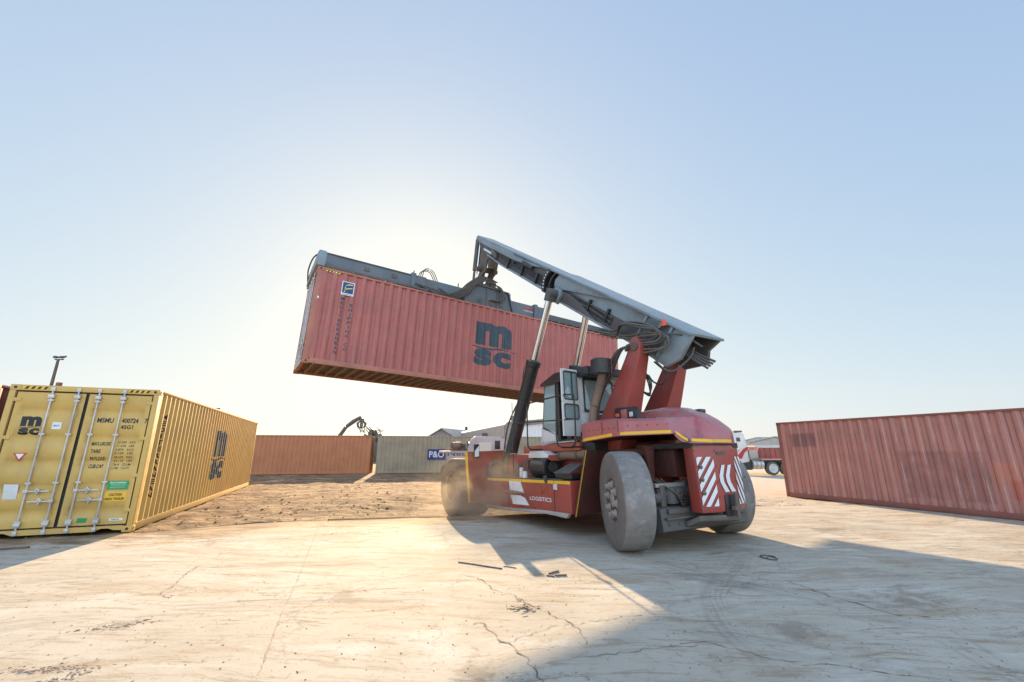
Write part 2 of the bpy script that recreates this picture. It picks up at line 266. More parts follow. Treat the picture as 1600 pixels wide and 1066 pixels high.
# ------------------------------------------------------------------ mesh helpers
class MB:
    def __init__(s): s.bm = bmesh.new()
    def poly(s, pts):
        try: return s.bm.faces.new([s.bm.verts.new(p) for p in pts])
        except ValueError: return None
    def box(s, x0, x1, y0, y1, z0, z1, mtx=None):
        v = [Vector(p) for p in ((x0,y0,z0),(x1,y0,z0),(x1,y1,z0),(x0,y1,z0),(x0,y0,z1),(x1,y0,z1),(x1,y1,z1),(x0,y1,z1))]
        if mtx: v = [mtx @ p for p in v]
        v = [s.bm.verts.new(p) for p in v]
        for f in ((0,3,2,1),(4,5,6,7),(0,1,5,4),(1,2,6,5),(2,3,7,6),(3,0,4,7)): s.bm.faces.new([v[i] for i in f])
        return s
    def prism(s, pts, axis, a, b):
        def mk(p, t):
            if axis == 'x': return (t, p[0], p[1])
            if axis == 'y': return (p[0], t, p[1])
            return (p[0], p[1], t)
        A = [s.bm.verts.new(mk(p, a)) for p in pts]; B = [s.bm.verts.new(mk(p, b)) for p in pts]
        n = len(pts); s.bm.faces.new(A); s.bm.faces.new(B[::-1])
        for i in range(n): s.bm.faces.new([A[i], B[i], B[(i+1)%n], A[(i+1)%n]])
        return s
    def slab(s, pts3, off):                 # polygon in space thickened by a vector
        off = Vector(off); A = [s.bm.verts.new(p) for p in pts3]; B = [s.bm.verts.new(Vector(p) + off) for p in pts3]
        n = len(pts3); s.bm.faces.new(A); s.bm.faces.new(B[::-1])
        for i in range(n): s.bm.faces.new([A[i], B[i], B[(i+1)%n], A[(i+1)%n]])
        return s
    def tube(s, path, r, n=8, closed=False):
        P = [Vector(p) for p in path]; rs = r if isinstance(r, (list, tuple)) else [r] * len(P)
        up = None; rings = []
        for i, p in enumerate(P):
            t = (P[min(i+1, len(P)-1)] - P[max(i-1, 0)]).normalized()
            if up is None: up = t.orthogonal().normalized()
            up = (up - t * up.dot(t)).normalized(); sd_ = t.cross(up)
            rings.append([s.bm.verts.new(p + (up * math.cos(k*2*math.pi/n) + sd_ * math.sin(k*2*math.pi/n)) * rs[i]) for k in range(n)])
        for a, b in zip(rings, rings[1:]):
            for k in range(n): s.bm.faces.new([a[k], a[(k+1)%n], b[(k+1)%n], b[k]])
        s.bm.faces.new(rings[0][::-1]); s.bm.faces.new(rings[-1])
        return s
    def cyl(s, p0, p1, r0, r1=None, n=24): return s.tube([p0, p1], [r0, r0 if r1 is None else r1], n)
    def lathe(s, prof, o, d, n=48):         # prof: list of (radius, distance along d)
        o = Vector(o); d = Vector(d).normalized(); u = d.orthogonal().normalized(); v = d.cross(u); rings = []
        for r, h in prof:
            rings.append([s.bm.verts.new(o + d*h + (u*math.cos(k*2*math.pi/n) + v*math.sin(k*2*math.pi/n))*max(r, 1e-4)) for k in range(n)])
        for a, b in zip(rings, rings[1:]):
            for k in range(n): s.bm.faces.new([a[k], a[(k+1)%n], b[(k+1)%n], b[k]])
        if prof[0][0] > 0.001: s.bm.faces.new(rings[0][::-1])
        if prof[-1][0] > 0.001: s.bm.faces.new(rings[-1])
        return s
    def grid(s, fn, us, vs):
        V = [[s.bm.verts.new(fn(u, v)) for v in vs] for u in us]
        for i in range(len(us)-1):
            for j in range(len(vs)-1): s.bm.faces.new([V[i][j], V[i+1][j], V[i+1][j+1], V[i][j+1]])
        return s
    def islands(s):
        seen = set(); out = []
        for v in s.bm.verts:
            if v in seen: continue
            st = [v]; seen.add(v); isl = []
            while st:
                q = st.pop(); isl.append(q)
                for e in q.link_edges:
                    o = e.other_vert(q)
                    if o not in seen: seen.add(o); st.append(o)
            out.append(isl)
            if len(out) > 14: return None
        return out
    def build(s, name, mat, parent=None, bevel=0, sharp=35, recalc=True):
        bm = s.bm
        isl = s.islands() if parent is not None else None
        if isl and len(isl) > 1:                # pieces that stand well apart become parts of their own
            bb = []
            for q in isl:
                lo = Vector([min(v.co[i] for v in q) for i in range(3)]); hi = Vector([max(v.co[i] for v in q) for i in range(3)]); bb.append((lo, hi))
            grp = list(range(len(isl)))
            for i in range(len(isl)):
                for j in range(i):
                    gap = Vector([max(0, bb[i][0][k] - bb[j][1][k], bb[j][0][k] - bb[i][1][k]) for k in range(3)]).length
                    if gap <= 0.3 * max((bb[i][1] - bb[i][0]).length, (bb[j][1] - bb[j][0]).length):
                        a_, b_ = grp[i], grp[j]; grp = [b_ if g == a_ else g for g in grp]
            gs = sorted(set(grp))
            if len(gs) > 1:
                first = None
                for g in gs:
                    nb = MB(); keep = [v for q, k in zip(isl, grp) if k == g for v in q]; mp = {v: nb.bm.verts.new(v.co) for v in keep}
                    for f in bm.faces:
                        if f.verts[0] in mp: nb.bm.faces.new([mp[v] for v in f.verts])
                    o = nb._build(name, mat, parent, bevel, sharp, recalc); first = first or o
                bm.free(); return first
        return s._build(name, mat, parent, bevel, sharp, recalc)
    def _build(s, name, mat, parent=None, bevel=0, sharp=35, recalc=True):
        bm = s.bm
        if recalc: bmesh.ops.recalc_face_normals(bm, faces=bm.faces)
        if bevel:
            es = [e for e in bm.edges if len(e.link_faces) == 2 and e.calc_face_angle(0) > R(40)]
            bmesh.ops.bevel(bm, geom=es, offset=bevel, segments=2, profile=0.6, affect='EDGES', clamp_overlap=True)
        for f in bm.faces: f.smooth = True
        for e in bm.edges:
            if len(e.link_faces) != 2 or e.calc_face_angle(0) > R(sharp): e.smooth = False
        me = bpy.data.meshes.new(name); bm.to_mesh(me); bm.free(); me.materials.append(mat)
        o = bpy.data.objects.new(name, me); COL.objects.link(o)
        if parent: o.parent = parent
        return o
def tag(o, label=None, cat=None, group=None, kind=None):
    if label: o['label'] = label
    if cat: o['category'] = cat
    if group: o['group'] = group
    if kind: o['kind'] = kind
    return o
def empty(name, label, cat, mtx=None, group=None):
    o = bpy.data.objects.new(name, None); COL.objects.link(o); o.empty_display_size = 0.3
    if mtx is not None: o.matrix_world = mtx
    return tag(o, label, cat, group)
def inst(o, parent=None, mtx=None):
    c = o.copy(); COL.objects.link(c); c.parent = parent if parent else o.parent
    if mtx is not None: c.matrix_local = mtx
    for ch in [x for x in COL.objects if x.parent == o]:
        d = ch.copy(); COL.objects.link(d); d.parent = c
    return c
def T(x=0, y=0, z=0): return Matrix.Translation((x, y, z))
def frame(o, x, y, z):
    m_ = Matrix.Identity(4)
    for i, c in enumerate((x, y, z, o)):
        for k in range(3): m_[k][i] = c[k]
    return m_
def catmull(pts, n=8):
    P = [Vector(p) for p in pts]; P = [P[0]*2 - P[1]] + P + [P[-1]*2 - P[-2]]; out = []
    for i in range(1, len(P)-2):
        for k in range(n):
            t = k / n; a, b, c, d = P[i-1:i+3]
            out.append(0.5*((2*b) + (c-a)*t + (2*a-5*b+4*c-d)*t*t + (3*b-a-3*c+d)*t**3))
    out.append(P[-2]); return out

# ------------------------------------------------------------------ lettering
def text_bm(body, bold=0.0):
    cu = bpy.data.curves.new('t', 'FONT'); cu.body = body; cu.size = 1.0; cu.offset = bold; cu.resolution_u = 4; cu.fill_mode = 'FRONT'
    o = bpy.data.objects.new('t', cu); COL.objects.link(o)
    dg = bpy.context.evaluated_depsgraph_get(); dg.update()
    me = o.evaluated_get(dg).to_mesh(); bm = bmesh.new(); bm.from_mesh(me)
    o.evaluated_get(dg).to_mesh_clear(); bpy.data.objects.remove(o); bpy.data.curves.remove(cu)
    bmesh.ops.remove_doubles(bm, verts=bm.verts, dist=1e-4)
    return bm
def fit(bm, x0, x1, y0, y1):
    xs = [v.co.x for v in bm.verts]; ys = [v.co.y for v in bm.verts]
    a, b, c, d = min(xs), max(xs), min(ys), max(ys)
    for v in bm.verts: v.co = Vector((x0 + (v.co.x-a)/(b-a)*(x1-x0), y0 + (v.co.y-c)/(d-c)*(y1-y0), 0))
    return bm
def merge(bms):
    out = bmesh.new(); 
    for b in bms:
        mp = {v: out.verts.new(v.co) for v in b.verts}
        for f in b.faces:
            try: out.faces.new([mp[v] for v in f.verts])
            except ValueError: pass
        b.free()
    return out
def rect_bm(x0, x1, y0, y1):
    b = bmesh.new(); b.faces.new([b.verts.new((x, y, 0)) for x, y in ((x0,y0),(x1,y0),(x1,y1),(x0,y1))]); return b
def poly_bm(pts):
    b = bmesh.new(); b.faces.new([b.verts.new((x, y, 0)) for x, y in pts]); return b
def emblem(x0, x1, y0, y1, flip=False):
    """bold rounded m over a wave line over sc"""
    H = y1 - y0; W = x1 - x0
    a = fit(text_bm('m', 0.065), x0 + 0.06*W, x1 - 0.10*W, y0 + 0.46*H, y1)
    s_ = fit(text_bm('s', 0.05), x0 + 0.05*W, x0 + 0.46*W, y0, y0 + 0.37*H)
    c_ = fit(text_bm('c', 0.055), x0 + 0.485*W, x0 + 0.90*W, y0, y0 + 0.37*H)
    n = 14; top = []; bot = []
    for i in range(n + 1):
        t = i / n; yy = y0 + 0.405*H + 0.022*H*math.sin(t*math.pi*2.4 + 2.6); th = 0.042*H*math.sin(math.pi*min(1, t*1.1 + 0.05))**0.5 if t < 0.9 else 0.018*H
        top.append((x0 + t*W, yy + th/2)); bot.append((x0 + t*W, yy - th/2))
    return merge([a, s_, c_, poly_bm(bot + top[::-1])])
def place(bm, name, mat, parent, fn, breaks_x=(), breaks_y=()):
    """cut a flat drawing along the folds of a panel and press it on to the panel; fn(x, y) -> point"""
    for ax, br in ((0, breaks_x), (1, breaks_y)):
        lo = min(v.co[ax] for v in bm.verts); hi = max(v.co[ax] for v in bm.verts)
        for b in br:
            if lo < b < hi:
                no = (1, 0, 0) if ax == 0 else (0, 1, 0); pt = (b, 0, 0) if ax == 0 else (0, b, 0)
                bmesh.ops.bisect_plane(bm, geom=bm.verts[:] + bm.edges[:] + bm.faces[:], plane_co=pt, plane_no=no)
    for v in bm.verts: v.co = Vector(fn(v.co.x, v.co.y))
    s = MB(); s.bm.free(); s.bm = bm
    for f in bm.faces: f.smooth = False
    me = bpy.data.meshes.new(name); bm.to_mesh(me); bm.free(); me.materials.append(mat)
    o = bpy.data.objects.new(name, me); COL.objects.link(o); o.parent = parent; return o

# ------------------------------------------------------------------ containers
CL, CW = 12.192, 2.438
PER = (0.0, 0.055, 0.110, 0.220); PT = 0.278; DEP = 0.046; U0 = 0.19
NP = int((CL - 2*U0) / PT)
PT = (CL - 2*U0) / NP
def side_breaks():
    out = []
    for i in range(NP + 1):
        for q in PER: 
            if U0 + i*PT + q*PT/0.278 < CL - U0: out.append(U0 + i*PT + q*PT/0.278)
    return out
def side_depth(u):
    if u < U0 or u > CL - U0: return 0.0
    t = ((u - U0) % PT) * 0.278 / PT
    if t < PER[1]: return 0.0
    if t < PER[2]: return DEP * (t - PER[1]) / (PER[2] - PER[1])
    if t < PER[3]: return DEP
    return DEP * (1 - (t - PER[3]) / (0.278 - PER[3]))
SB = side_breaks()
DOOR_G = ((0.36, 0.50), (0.83, 0.97), (1.30, 1.44), (1.77, 1.91), (2.30, 2.44))
def door_depth(z):
    for a, b in DOOR_G:
        if a - 0.035 < z < b + 0.035:
            if z < a: return 0.03 * (z - a + 0.035) / 0.035
            if z > b: return 0.03 * (b + 0.035 - z) / 0.035
            return 0.03
    return 0.0
DB = sorted([q for a, b in DOOR_G for q in (a - 0.035, a, b, b + 0.035)])

def container(name, label, H, mtx, mats, doors=True, gasket=True, crossmembers=False, group='shipping containers standing round the yard'):
    body, post = mats
    root = empty(name, label, 'shipping container', mtx, group)
    pw = 0.15
    for (x, y) in ((0, 0), (CL, 0), (0, CW), (CL, CW)):
        sx = 1 if x == 0 else -1; sy = 1 if y == 0 else -1
        X0, X1 = sorted((x, x + sx*pw)); Y0, Y1 = sorted((y, y + sy*0.10))
        MB().box(X0 + 0.006, X1 - 0.006, Y0 + 0.006, Y1, 0.118, H - 0.118).build('corner_post', post, root, bevel=0.008)
        for z in (0, H - 0.118):
            b = MB().box(*sorted((x, x + sx*0.178)), *sorted((y, y + sy*0.162)), z, z + 0.118)
            c = b.build('corner_casting', post, root, bevel=0.01)
            h = MB(); zc = z + 0.06
            yo = y - sy*0.003
            h.lathe([(0.0, 0), (0.030, 0), (0.030, 0.004), (0.0, 0.004)], (x + sx*0.09, yo, zc), (0, sy, 0), 16)
            h.lathe([(0.0, 0), (0.028, 0), (0.028, 0.004), (0.0, 0.004)], (x - sx*0.003, y + sy*0.08, zc), (sx, 0, 0), 16)
            h.build('casting_hole', M['gasket'], c)
    for y in (0, CW):
        sy = 1 if y == 0 else -1
        MB().box(0.178, CL - 0.178, *sorted((y + sy*0.004, y + sy*0.064)), H - 0.062, H - 0.002).build('top_side_rail', post, root, bevel=0.006)
        MB().box(0.178, CL - 0.178, *sorted((y + sy*0.002, y + sy*0.060)), 0.012, 0.155).build('bottom_side_rail', post, root, bevel=0.006)
        us = [0.14] + SB + [CL - 0.14]
        us = sorted(set(round(u, 5) for u in us))
        wl = MB(); wl.grid(lambda u, z: (u, y + sy*(0.012 + side_depth(u)), z), us, [0.15, H*0.33, H*0.66, H - 0.058])
        wl.build('side_wall', body, root, sharp=15, recalc=False)
    # roof and floor
    ns = [0.1 + (CL - 0.2) * i / 120 for i in range(121)]
    MB().grid(lambda u, v: (u, v, H - 0.008 - 0.018 * (i_par(u) and abs(v - CW/2) < 1.05)), ns, [0.05, 0.16, 0.17, CW - 0.17, CW - 0.16, CW - 0.05]).build('roof_sheet', body, root, sharp=20)
    MB().box(0.1, CL - 0.1, 0.06, CW - 0.06, 0.135, 0.155).build('floor', M['underfloor'], root)
    if crossmembers:
        first = None
        for i in range(39):
            u = 0.30 + i * (CL - 0.6) / 38
            if first is None:
                first = MB().prism([(0, 0.03), (0.045, 0.03), (0.045, 0.035), (0.006, 0.035), (0.006, 0.128), (0.045, 0.128), (0.045, 0.134), (0, 0.134)], 'y', 0.062, CW - 0.062).build('cross_member', M['crossbeam'], root)
                first.matrix_local = T(u)
            else: inst(first, root, T(u))
    for x in ([CL] if doors else [0, CL]):
        sx = 1 if x == 0 else -1
        vs = []; v = 0.1
        e = MB(); cols = []
        v = 0.10
        while v < CW - 0.1:
            for q, d in ((0, 0), (0.09, 0), (0.13, 0.04), (0.22, 0.04), (0.26, 0)):
                if v + q <= CW - 0.1: cols.append((v + q, d))
            v += 0.262
        e.grid(lambda a, z: (x + sx*(0.02 + a[1]), a[0], z), cols, [0.13, H - 0.1]); e.build('end_wall', body, root, sharp=15, recalc=False)
        MB().box(*sorted((x + sx*0.006, x + sx*0.07)), 0.162, CW - 0.162, H - 0.11, H - 0.004).build('header', post, root, bevel=0.006)
        MB().box(*sorted((x + sx*0.006, x + sx*0.07)), 0.162, CW - 0.162, 0.01, 0.13).build('sill', post, root, bevel=0.006)
    if doors:
        MB().box(0.006, 0.10, 0.162, CW - 0.162, H - 0.115, H - 0.003).build('header', post, root, bevel=0.006)
        MB().prism([(0.162, 0.004), (0.165, 0.045), (0.30, 0.050), (0.38, 0.085), (0.50, 0.085), (0.62, 0.035), (CW-0.62, 0.035), (CW-0.50, 0.085), (CW-0.38, 0.085), (CW-0.30, 0.05), (CW-0.165, 0.045), (CW-0.162, 0.004), (CW - 0.162, 0.13), (0.162, 0.13)], 'x', 0.006, 0.10).build('sill', post, root)
        zt = H - 0.125; zb = 0.14; mid = CW / 2
        gk = M['gasket']
        MB().box(0.072, 0.095, 0.09, CW - 0.09, zb - 0.01, zt + 0.012).build('door_gasket', gk, root)
        for (a, b_) in ((0.125, mid - 0.028), (mid + 0.028, CW - 0.125)):
            lf = MB(); zs = sorted(set([zb + 0.02, zt - 0.02, zb + 0.10, zt - 0.10] + [round(q, 4) for q in DB]))
            fa, fb = a + 0.085, b_ - 0.085
            cols = [(a, 0), (fa, 0), (fa + 0.012, 1), (fb - 0.012, 1), (fb, 0), (b_, 0)]
            lf.grid(lambda c, z: (0.030 + (0.004 + door_depth(z)) * c[1], c[0], z), cols, zs)
            leaf = lf.build('door_leaf', body, root, sharp=15, recalc=False)
            for z in (zb + 0.02, zt - 0.02): pass
            rods = []
            for t in (0.27, 0.71) if a < 1 else (0.27, 0.63):
                pass
            if a < 1: ry = (0.605, 1.025)
            else: ry = (1.365, 1.775)
            for k, yy in enumerate(ry):
                rd = MB().cyl((0.004, yy, 0.075), (0.004, yy, H - 0.075), 0.0165, n=12).build('lock_rod', M['galv'], leaf)
                for z in (0.27, 0.98, 1.92, H - 0.30):
                    MB().box(-0.008, 0.032, yy - 0.045, yy + 0.045, z - 0.018, z + 0.018).build('rod_bracket', M['galv'], rd, bevel=0.004)
                for z in (0.075, H - 0.075):
                    sgn = 1 if z > 1 else -1
                    MB().box(-0.022, 0.02, yy - 0.034, yy + 0.034, z - 0.04, z + 0.04).box(-0.03, 0.028, yy - 0.048, yy + 0.048, z - sgn*0.145 - 0.035, z - sgn*0.145 + 0.035).build('cam_keeper', M['galv'], rd, bevel=0.006)
            for k, (z, ya, yb) in enumerate(((0.83, ry[1], ry[0] + 0.06), (0.64, ry[0], ry[1] - 0.06))):
                hd = MB(); hd.box(-0.020, -0.008, min(ya, yb), max(ya, yb), z - 0.014, z + 0.014)
                hd.box(-0.028, 0.008, ya - 0.035, ya + 0.035, z - 0.03, z + 0.03)
                yc = (ya + yb) / 2; hd.box(-0.035, 0.03, yc - 0.035, yc + 0.03, z - 0.018, z + 0.04).box(-0.035, 0.0, yc - 0.012, yc + 0.012, z - 0.07, z + 0.065)
                hd.build('door_handle', M['galv'], leaf, bevel=0.004)
            hy = 0.03 if a < 1 else CW - 0.20
            for z in (0.42, 1.10, 1.85, H - 0.30):
                MB().box(0.012, 0.045, hy, hy + 0.17, z - 0.035, z + 0.035).build('hinge', post, leaf, bevel=0.006)
    return root
def i_par(u): return int(u / 0.1) % 2 == 0

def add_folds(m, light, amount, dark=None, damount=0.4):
    """worn, chalky ridge lines, and groove shade painted as dark lines along the folds"""
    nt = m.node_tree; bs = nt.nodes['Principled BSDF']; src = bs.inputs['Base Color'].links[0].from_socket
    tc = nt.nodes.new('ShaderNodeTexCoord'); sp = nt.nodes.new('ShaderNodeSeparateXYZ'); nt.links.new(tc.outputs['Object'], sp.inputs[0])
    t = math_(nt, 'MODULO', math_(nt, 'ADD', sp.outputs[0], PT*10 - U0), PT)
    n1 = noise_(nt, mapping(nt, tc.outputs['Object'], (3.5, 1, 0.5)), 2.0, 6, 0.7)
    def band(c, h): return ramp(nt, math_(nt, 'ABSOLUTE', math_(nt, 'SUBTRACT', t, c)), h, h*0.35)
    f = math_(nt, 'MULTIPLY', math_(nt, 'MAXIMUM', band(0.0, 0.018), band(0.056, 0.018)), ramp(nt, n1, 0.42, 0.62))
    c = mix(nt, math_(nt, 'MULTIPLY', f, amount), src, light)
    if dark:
        g = math_(nt, 'MULTIPLY', math_(nt, 'MAXIMUM', band(0.113, 0.022), band(0.222, 0.016)), ramp(nt, n1, 0.66, 0.40))  # shade of the grooves painted in as dark lines
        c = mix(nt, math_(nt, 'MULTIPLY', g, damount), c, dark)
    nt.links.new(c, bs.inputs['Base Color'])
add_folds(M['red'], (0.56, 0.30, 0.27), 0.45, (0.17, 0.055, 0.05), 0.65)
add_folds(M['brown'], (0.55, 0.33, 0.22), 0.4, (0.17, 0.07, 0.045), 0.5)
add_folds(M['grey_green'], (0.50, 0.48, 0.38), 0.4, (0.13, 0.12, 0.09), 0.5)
def fr2(X, Y, a, z=0.0): return frame((X, Y, z), (math.cos(a), math.sin(a), 0), (-math.sin(a), math.cos(a), 0), (0, 0, 1))
def on_side(u, z): return (u, 0.012 + side_depth(u) - 0.003, z)
def side_text(body, mat, root, u0, u1, z0, z1, bold=0.02, name='lettering'):
    place(fit(text_bm(body, bold), u0, u1, z0, z1), name, mat, root, on_side, SB)
def column_text(word, mat, root, u, ztop, zbot, wd, name='lettering'):
    n = len(word); p = (ztop - zbot) / n; bms = []
    for i, ch in enumerate(word):
        if ch == ' ': continue
        ww = wd * (0.35 if ch == 'I' else 1)
        bms.append(fit(text_bm(ch, 0.03), u - ww/2, u + ww/2, ztop - i*p - 0.76*p, ztop - i*p))
    place(merge(bms), name, mat, root, on_side, SB)

HC = 2.896
yc = container('shipping_container', 'mustard yellow container with closed doors and black m over sc emblem, left foreground', HC, fr2(-7.7617, 9.2706, 1.9461), (M['yellow'], M['yellow']))
def on_door(a, z): return (0.030 + (0.004 + door_depth(z)) - 0.003, a, z)
def on_door_frame(a, z): return (0.027, a, z)
def door_text(body, y_left, y_right, z0, z1, mat=None, bold=0.028, shear=0.0, name='lettering', fn=on_door):
    bm = fit(text_bm(body, bold), -y_left, -y_right, z0, z1)
    place(bm, name, mat or M['decal_black'], yc, lambda x, z: fn(-x, z), (), DB if fn is on_door else ())
place(emblem(-2.17, -1.80, 1.90, 2.27), 'emblem', M['decal_black'], yc, lambda x, z: on_door(-x, z), (), DB)
door_text('MSMU', 0.97, 0.70, 2.165, 2.265); door_text('400724', 0.565, 0.28, 2.165, 2.265); door_text('7', 0.17, 0.125, 2.165, 2.265, fn=on_door_frame)
door_text('45G1', 0.56, 0.35, 2.04, 2.125)
for i, (wd, a, b, rows) in enumerate((('MAX.GROSS', 0.97, 0.66, ('32.500   KGS', '71.650   LBS')), ('TARE', 0.96, 0.80, ('3.870   KGS', '8.530   LBS')),
                         ('PAYLOAD', 0.95, 0.70, ('28.630   KGS', '63.120   LBS')), ('CUB.CAP.', 0.94, 0.70, ('76.4   CU.M.', '2.700   CU.FT.')))):
    z = 1.70 - i * 0.150
    door_text(wd, a, b, z, z + 0.075)
    for k, r_ in enumerate(rows): door_text(r_, 0.56, 0.26, z + 0.045 - k*0.072, z + 0.09 - k*0.072, bold=0.004)
def plate(root, name, mat, x, y0, y1, z0, z1, th=0.003):
    return MB().box(x - th, x, min(y0, y1), max(y0, y1), z0, z1).build(name, mat, root)
gp = plate(yc, 'green_sticker', M['green'], 0.032, 0.56, 0.215, 0.835, 0.995)
door_text('Eco-Container', 0.52, 0.25, 0.945, 0.98, M['white_clean'], fn=lambda a, z: (0.027, a, z))
for k, s_ in enumerate(('Bamboo Flooring', 'Waterborne Paint System', 'Resistance to Abrasion')): door_text(s_, 0.50, 0.27, 0.915 - k*0.028, 0.93 - k*0.028, M['white_clean'], bold=0, fn=lambda a, z: (0.027, a, z))
plate(yc, 'caution_sticker', M['tape'], 0.032, 0.57, 0.215, 0.595, 0.775)
door_text('CAUTION', 0.50, 0.29, 0.70, 0.75, fn=lambda a, z: (0.027, a, z)); door_text('HIGH TRAILER', 0.55, 0.235, 0.62, 0.67, fn=lambda a, z: (0.027, a, z))
MB().prism([(0.92, 0.215), (0.775, 0.205), (0.76, 0.29), (0.91, 0.305)], 'x', 0.027, 0.031).build('green_sticker', M['green'], yc)
plate(yc, 'white_sticker', M['white_clean'], 0.032, 0.41, 0.19, 0.225, 0.27); door_text('LINERTEX', 0.38, 0.24, 0.238, 0.258, M['blue'], fn=lambda a, z: (0.027, a, z))
plate(yc, 'white_sticker', M['white_clean'], 0.032, 1.665, 1.52, 2.02, 2.16); door_text('MSCA', 1.64, 1.55, 2.075, 2.105, M['blue'], fn=lambda a, z: (0.027, a, z))
MB().prism([(2.125, 1.555), (1.925, 1.555), (2.02, 1.395)], 'x', 0.027, 0.031).build('warning_triangle', M['redmark'], yc)
MB().prism([(2.09, 1.538), (1.96, 1.538), (2.02, 1.435)], 'x', 0.023, 0.0265).build('warning_triangle_face', M['white_clean'], yc)
MB().prism([(2.13, 0.97), (1.92, 0.965), (1.90, 0.69), (2.10, 0.695)], 'x', 0.026, 0.031).build('document_plate', M['white'], yc, bevel=0.001)
for (a, b) in ((2.25, 1.86), (0.55, 0.17)):
    plate(yc, 'hazard_strip', M['tape'], 0.004, a, b, HC - 0.085, HC - 0.03)
    for k in range(4):
        t = b + 0.03 + k * 0.095
        MB().prism([(t, HC - 0.084), (t + 0.045, HC - 0.084), (t + 0.015, HC - 0.031), (t - 0.03, HC - 0.031)], 'x', -0.003, 0.0005).build('hazard_mark', M['decal_black'], yc)
place(emblem(5.15, 6.95, 0.66, 2.26), 'emblem', M['decal_navy'], yc, on_side, SB)
column_text('MEDITERRANEAN', M['decal_black'], yc, 0.70, 2.40, 0.55, 0.115)

# lifted container ---------------------------------------------------
LM = frame((-5.79663, 11.37851, 3.96320), (0.84674, 0.53055, -0.03931), (-0.53040, 0.84761, 0.01509), (0.04133, 0.00807, 0.99911))
lc = container('shipping_container', 'faded red container hanging in the air from the reach stacker spreader', HC, LM, (M['red'], M['red_post']), crossmembers=True)
place(emblem(5.16, 6.95, 0.72, 2.30), 'emblem', M['decal_navy'], lc, on_side, SB)
column_text('MEDITERRANEAN', M['decal_navy'], lc, 0.80, 2.10, 0.32, 0.10)
column_text('SHIPPING', M['decal_navy'], lc, 1.06, 1.93, 0.854, 0.10); column_text('CO', M['decal_navy'], lc, 1.06, 0.72, 0.45, 0.10)
def sticker(root, name, mat, u0, u1, z0, z1, off):
    place(rect_bm(u0, u1, z0, z1), name, mat, root, lambda u, z: (u, 0.012 - off, z))
sticker(lc, 'logo_plate', M['white_clean'], 0.72, 1.08, 2.17, 2.60, 0.004)
sticker(lc, 'logo_plate_blue', M['blue'], 0.745, 1.055, 2.235, 2.575, 0.007)
for k in range(2):
    pts = [(0.80 + k*0.0, 2.27 + k*0.02)]
    a = [(0.79, 2.26), (0.83, 2.36 + k*0.10), (0.90, 2.40 + k*0.12), (1.03, 2.43 + k*0.105)] if k == 0 else [(0.80, 2.37), (0.84, 2.49), (0.91, 2.525), (1.03, 2.54)]
    b = [(x - 0.01, z - 0.035) for x, z in a[::-1]]; b[-1] = (a[0][0] + 0.035, a[0][1])
    place(poly_bm(a + b), 'logo_swoosh', M['lime'], lc, lambda u, z: (u, 0.012 - 0.010, z))
place(fit(text_bm('FLORENS', 0.01), 0.78, 1.02, 2.185, 2.215), 'lettering', M['blue'], lc, lambda u, z: (u, 0.012 - 0.007, z))
for k in range(5):
    t = 0.22 + k * 0.085; place(poly_bm([(t, 2.775), (t + 0.04, 2.775), (t + 0.075, 2.825), (t + 0.035, 2.825)]), 'hazard_mark', M['lime'], lc, lambda u, z: (u, -0.001, z))
sticker(lc, 'pale_tag', M['white_clean'], 0.10, 0.15, 1.90, 1.97, 0.020)

# container on the right --------------------------------------------
def right_paint():
    m = paint('faded_red_paint_with_patches', (0.49, 0.21, 0.172), (0.39, 0.17, 0.142), 0.55, rust=0.16, rustc=(0.17, 0.07, 0.05), dust=0.2, streak=0.45)
    nt = m.node_tree; bs = nt.nodes['Principled BSDF']; src = bs.inputs['Base Color'].links[0].from_socket
    tc = nt.nodes.new('ShaderNodeTexCoord'); sp = nt.nodes.new('ShaderNodeSeparateXYZ'); nt.links.new(tc.outputs['Object'], sp.inputs[0])
    def boxm(u0, u1, z0, z1, e=0.05):
        a = math_(nt, 'MULTIPLY', ramp(nt, sp.outputs[0], u0 - e, u0 + e), ramp(nt, sp.outputs[0], u1 + e, u1 - e))
        b = math_(nt, 'MULTIPLY', ramp(nt, sp.outputs[2], z0 - e, z0 + e), ramp(nt, sp.outputs[2], z1 + e, z1 - e))
        return math_(nt, 'MULTIPLY', a, b)
    c = mix(nt, math_(nt, 'MULTIPLY', math_(nt, 'MULTIPLY', boxm(3.55, 5.38, 0.32, 1.575), ramp(nt, noise_(nt, tc.outputs['Object'], 1.6, 6, 0.7), 0.25, 0.55)), 0.42), src, (0.17, 0.075, 0.075))
    c = mix(nt, math_(nt, 'MULTIPLY', boxm(0.45, 1.32, 1.72, 2.17, 0.05), 0.55), c, (0.12, 0.065, 0.075))
    c = mix(nt, math_(nt, 'MULTIPLY', boxm(5.45, 6.02, 0.80, 1.32), 0.4), c, (0.62, 0.20, 0.11))
    c = mix(nt, math_(nt, 'MULTIPLY', boxm(5.70, 6.6, 0.45, 0.90), 0.5), c, (0.50, 0.09, 0.06))
    nt.links.new(c, bs.inputs['Base Color']); return m
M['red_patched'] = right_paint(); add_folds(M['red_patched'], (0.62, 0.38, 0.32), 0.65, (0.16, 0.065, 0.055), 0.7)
rc = container('shipping_container', 'weathered red container standing on the ground at the right, dark square patch on its side', 2.591, fr2(9.8103, 15.9389, -1.1825), (M['red_patched'], M['maroon']), doors=False)

